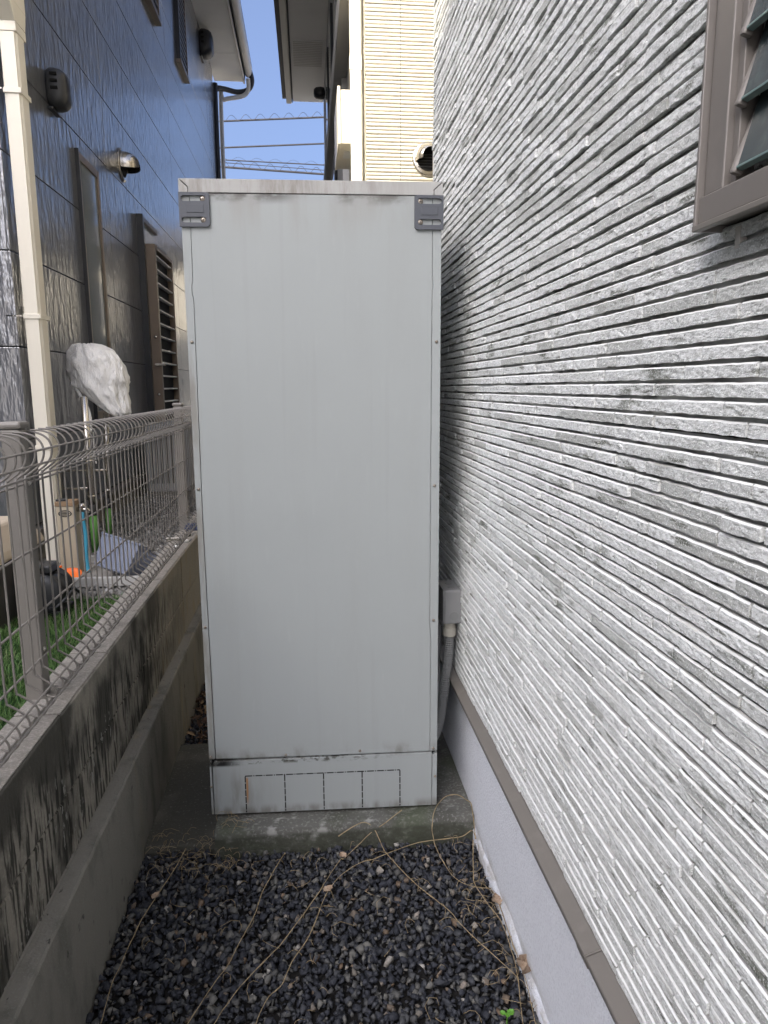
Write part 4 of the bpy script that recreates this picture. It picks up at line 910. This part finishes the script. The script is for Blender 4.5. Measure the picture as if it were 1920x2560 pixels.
# ------------------------------------------------------------------ dry vines, leaves, sprout
VINES = {
 'thin dry vine looping over the slab corner beside the white plinth': [(.474,1.911,.05),(.485,2.014,.092),(.474,2.051,.094),(.449,2.075,.098),(.411,2.068,.098),(.379,2.033,.094),(.356,1.985,.09),(.347,1.952,.07),(.352,1.945,.03),(.356,1.92,.02),(.362,1.871,.022),(.38,1.792,.022),(.409,1.755,.022),(.444,1.737,.022),(.478,1.727,.025)],
 'long dry vine running across the gravel in front of the slab': [(.476,1.93,.05),(.478,1.983,.03),(.448,1.965,.025),(.41,1.959,.025),(.349,1.955,.025),(.295,1.946,.025),(.227,1.923,.022),(.16,1.891,.022),(.122,1.88,.022),(.064,1.833,.022),(.023,1.77,.022),(0,1.705,.02)],
 'straight dry stalk leaning from the slab edge onto the gravel': [(.262,2.02,.092),(.213,1.985,.08),(.163,1.985,.045),(.079,1.91,.022),(.063,1.899,.022),(.025,1.826,.022),(.001,1.784,.018)],
 'dry vine slanting over the gravel from slab to plinth': [(.06,1.955,.06),(.132,1.975,.088),(.171,1.99,.055),(.193,1.937,.025),(.201,1.915,.022),(.236,1.837,.022),(.273,1.764,.022),(.312,1.706,.022),(.344,1.656,.022),(.367,1.596,.024),(.402,1.533,.022),(.437,1.473,.022),(.461,1.428,.022)],
 'dry vine hugging the foot of the white plinth': [(.474,1.942,.025),(.442,1.802,.022),(.436,1.752,.022),(.451,1.675,.022),(.469,1.603,.025),(.47,1.529,.025),(.467,1.461,.022),(.459,1.41,.022),(.438,1.308,.022),(.433,1.22,.02)],
 'second dry vine against the plinth behind the brown leaf': [(.472,1.727,.025),(.476,1.701,.03),(.477,1.639,.035),(.477,1.554,.03),(.476,1.448,.03),(.474,1.389,.03),(.468,1.335,.025),(.456,1.24,.02)],
 'dry stalk lying along the foot of the block wall footing': [(-.40,1.99,.03),(-.419,1.911,.022),(-.449,1.797,.022),(-.468,1.718,.022),(-.48,1.626,.022),(-.485,1.567,.022),(-.491,1.516,.022),(-.487,1.402,.022),(-.485,1.3,.02)],
 'longest dry stalk down the left middle of the gravel': [(-.101,1.949,.022),(-.116,1.913,.022),(-.156,1.79,.024),(-.174,1.695,.024),(-.2,1.622,.022),(-.225,1.542,.022),(-.253,1.486,.022),(-.298,1.381,.022),(-.36,1.25,.02)],
 'dry stalk in the middle of the gravel right of the longest': [(.009,1.788,.022),(-.057,1.667,.022),(-.103,1.584,.024),(-.119,1.569,.02),(-.181,1.485,.022),(-.218,1.422,.022),(-.239,1.375,.022),(-.28,1.27,.02)],
 'bent dry stalk at the centre front of the gravel': [(0,1.705,.022),(-.029,1.612,.022),(-.072,1.53,.022),(-.092,1.468,.024),(-.127,1.427,.022),(-.147,1.364,.022),(-.175,1.26,.02)],
}
for lab, pts in VINES.items():
    pth = spline(pts, 5); rr = [.0015*(1-.45*i/len(pth)) + (.0007 if i % 17 == 0 else 0) for i in range(len(pth))]
    pth = [p + Vector((.0015*mnoise.noise(p*40), .0015*mnoise.noise(p*40+Vector((5,0,0))), 0)) for p in pth]
    o = MB().tube(pth, .002, 6, radii=rr).build('dry_vine', M['vine'], smooth=True, loc=pts[0]); tag(o, lab, 'vine', 'dry vines on the gravel')
# fine dead tendrils: nobody could count them
mb = MB()
for i in range(230):
    if i < 90: x, y = rng.uniform(-.50,-.22), rng.uniform(1.88,2.08)
    elif i < 140: x, y = rng.uniform(.38,.485), rng.uniform(1.25,1.95)
    else: x, y = rng.uniform(-.45,.45), rng.uniform(1.25,2.0)
    a = rng.uniform(0,6.28); L = rng.uniform(.015,.06); z = .016 if not (x > -.31 and y > 1.99) else .085
    pts = [(x + L*t*math.cos(a+1.4*t*s1), y + L*t*math.sin(a+1.4*t*s1), z + .012*math.sin(t*3) + .004) for s1 in (rng.normal(),) for t in (0,.25,.5,.75,1)]
    mb.tube(pts, .0006, 4)
o = mb.build('dead_tendrils', M['vine'], smooth=True, fix=False); tag(o, 'fine dead tendrils scattered over gravel and pad', 'tendrils', kind='stuff')
def leaf(c, s, a, m_, label, cat, curl=.5, name='dry_leaf', tilt=(0,0)):
    V, F = [], []; n = 9; e = Euler((tilt[0], tilt[1], a)).to_matrix()
    for i in range(n):
        t = i/(n-1); w_ = s*.42*math.sin(math.pi*min(1, t*.97+.03))**.8*(1+.15*math.sin(i*2.3))
        for q in (-1, -.5, 0, .5, 1):
            p = Vector((s*(t-.5), w_*q, s*curl*(.35*(q*q) + .4*(t-.5)**2) + .1*s*math.sin(5*t+q*2)*curl)); V.append(tuple(e @ p + Vector(c)))
    for i in range(n-1):
        for j in range(4): F.append((i*5+j, i*5+j+1, (i+1)*5+j+1, (i+1)*5+j))
    mb = MB(); mb.add(V, F); o = mb.build(name, m_, smooth=True, loc=c, fix=False)
    if label: tag(o, label, cat, 'dry leaves on the gravel' if cat == 'leaf' else None)
    return o
leaf((.470,1.425,.042), .055, 1.2, M['leaf'], 'curled brown dead leaf caught in the vine against the plinth', 'leaf', 1.1, tilt=(.5,.3))
leaf((.023,1.77,.026), .030, .6, M['leaf'], 'pale dead leaf lying mid-gravel on the long vine', 'leaf', .5)
leaf((.071,1.904,.028), .026, 2.2, M['leaf'], 'small dead leaf near the slab below the straight stalk', 'leaf', .7)
leaf((-.449,1.797,.026), .026, 1.0, M['leaf'], 'small pale dead leaf by the footing at the left', 'leaf', .5)
leaf((.468,1.66,.032), .035, 1.9, M['leaf'], 'narrow twisted dead leaf at the plinth foot above the curled one', 'leaf', 1.2, tilt=(.7,0))
sp = empty('green_sprout', (.406,1.321,.012), 'tiny bright green weed sprout among the stones at bottom right', 'sprout')
for a, s, dx in ((.6,.020,.006),(2.4,.015,-.006),(4.4,.013,0)):
    o = leaf((.406+dx*1.4, 1.321+.004*math.sin(a), .032), s, a, M['sprout'], None, None, .4, 'leaf'); p = o.location.copy(); o.parent = sp; o.location = p - wl(sp)
MB().tube([(.406,1.321,.008),(.407,1.322,.032)], .0011, 6).build('stem', M['sprout'], sp)

# ------------------------------------------------------------------ power lines beyond the houses
def cable(a, b, r, label, wrap=None):
    A, B = Vector(a), Vector(b); d = (B-A); A2, B2 = A - d*2.0, B + d*2.0; n = 40
    pts = [A2.lerp(B2, i/n) for i in range(n+1)]
    o = MB().tube(pts, r, 6).build('power_cable', M['wire'], loc=tuple(A2), smooth=True); tag(o, label, 'cable', 'power lines across the sky gap')
    if wrap:
        pr, pitch = wrap; m_ = int((B2-A2).length/pitch*10); q = []
        for i in range(m_+1):
            p = A2.lerp(B2, i/m_); t = 2*math.pi*i/10; q.append(p + Vector((0, .1*math.sin(t), pr + pr*math.cos(t))))
        MB().tube(q, r*.22, 4).build('spiral_hanger', M['wire'], o, smooth=True)
cable((-3.04,30,11.53),(.896,30,11.80), .035, 'uppermost black power cable with coiled hanger', (.10,.55))
cable((-3.08,30,10.58),(.877,30,10.84), .032, 'single plain power cable, second from the top')
cable((-3.04,30,10.14),(.862,30,10.05), .022, 'upper strand of the lowest bunch of power cables', (.06,.7))
cable((-3.04,30,10.04),(.858,30,9.86), .014, 'thin middle strand of the lowest bunch of power cables')
cable((-3.05,30,9.88),(.855,30,9.71), .04, 'lowest and thickest black power cable with loops', (.12,.6))

# ------------------------------------------------------------------ neighbour's house behind the viewer: shades the alley
nh = empty('neighbour_house', (-10, -4, 0), 'two-storey dark brown house behind the viewer that shades the alley', 'house')
prof = [(-12.5,-.06),(2.0,-.06),(2.0,7.0),(-6.0,9.4),(-12.5,7.45)]
MB().prism(prof, -13.5, -7.05, 'x').build('wall', M['housewall'], nh)
MB().prism([(-12.9,7.33),(-12.9,7.45),(-6.0,9.52),(2.0,7.12),(2.0,7.0),(-6.0,9.40)], -13.8, -7.0, 'x').build('roof', M['roof'], nh)
for y0, z0 in ((-9,1),(-5,1),(-1.5,1),(-9,4.2),(-5,4.2),(-1.5,4.2)):
    wd = MB().box(-7.05, y0, z0, -7.0, y0+1.6, z0+1.3).build('window', M['brown'], nh); MB().box(-7.03, y0+.06, z0+.06, -6.995, y0+1.54, z0+1.24).build('pane', M['glass'], wd)

# ------------------------------------------------------------------ unseen pale house, added to brighten the dark siding's reflections
fh = empty('added_pale_house', (2.5, 19, 0), 'unseen pale low house added past the alley to brighten reflections in the dark siding', 'house')
MB().box(-3.2, 17.5, -.05, 9, 23, 4.6).build('wall', M['wing'], fh)
MB().prism([(17.0,4.5),(23.5,4.5),(20.2,5.6)], -3.6, 9.4, 'x').build('roof', M['roof'], fh)
for x0 in (-2.2, .6, 3.6, 6.6):
    wd = MB().box(x0, 17.46, 1.2, x0+1.5, 17.5, 2.6).build('window', M['brown'], fh); MB().box(x0+.06, 17.45, 1.26, x0+1.44, 17.458, 2.54).build('pane', M['glass'], wd)
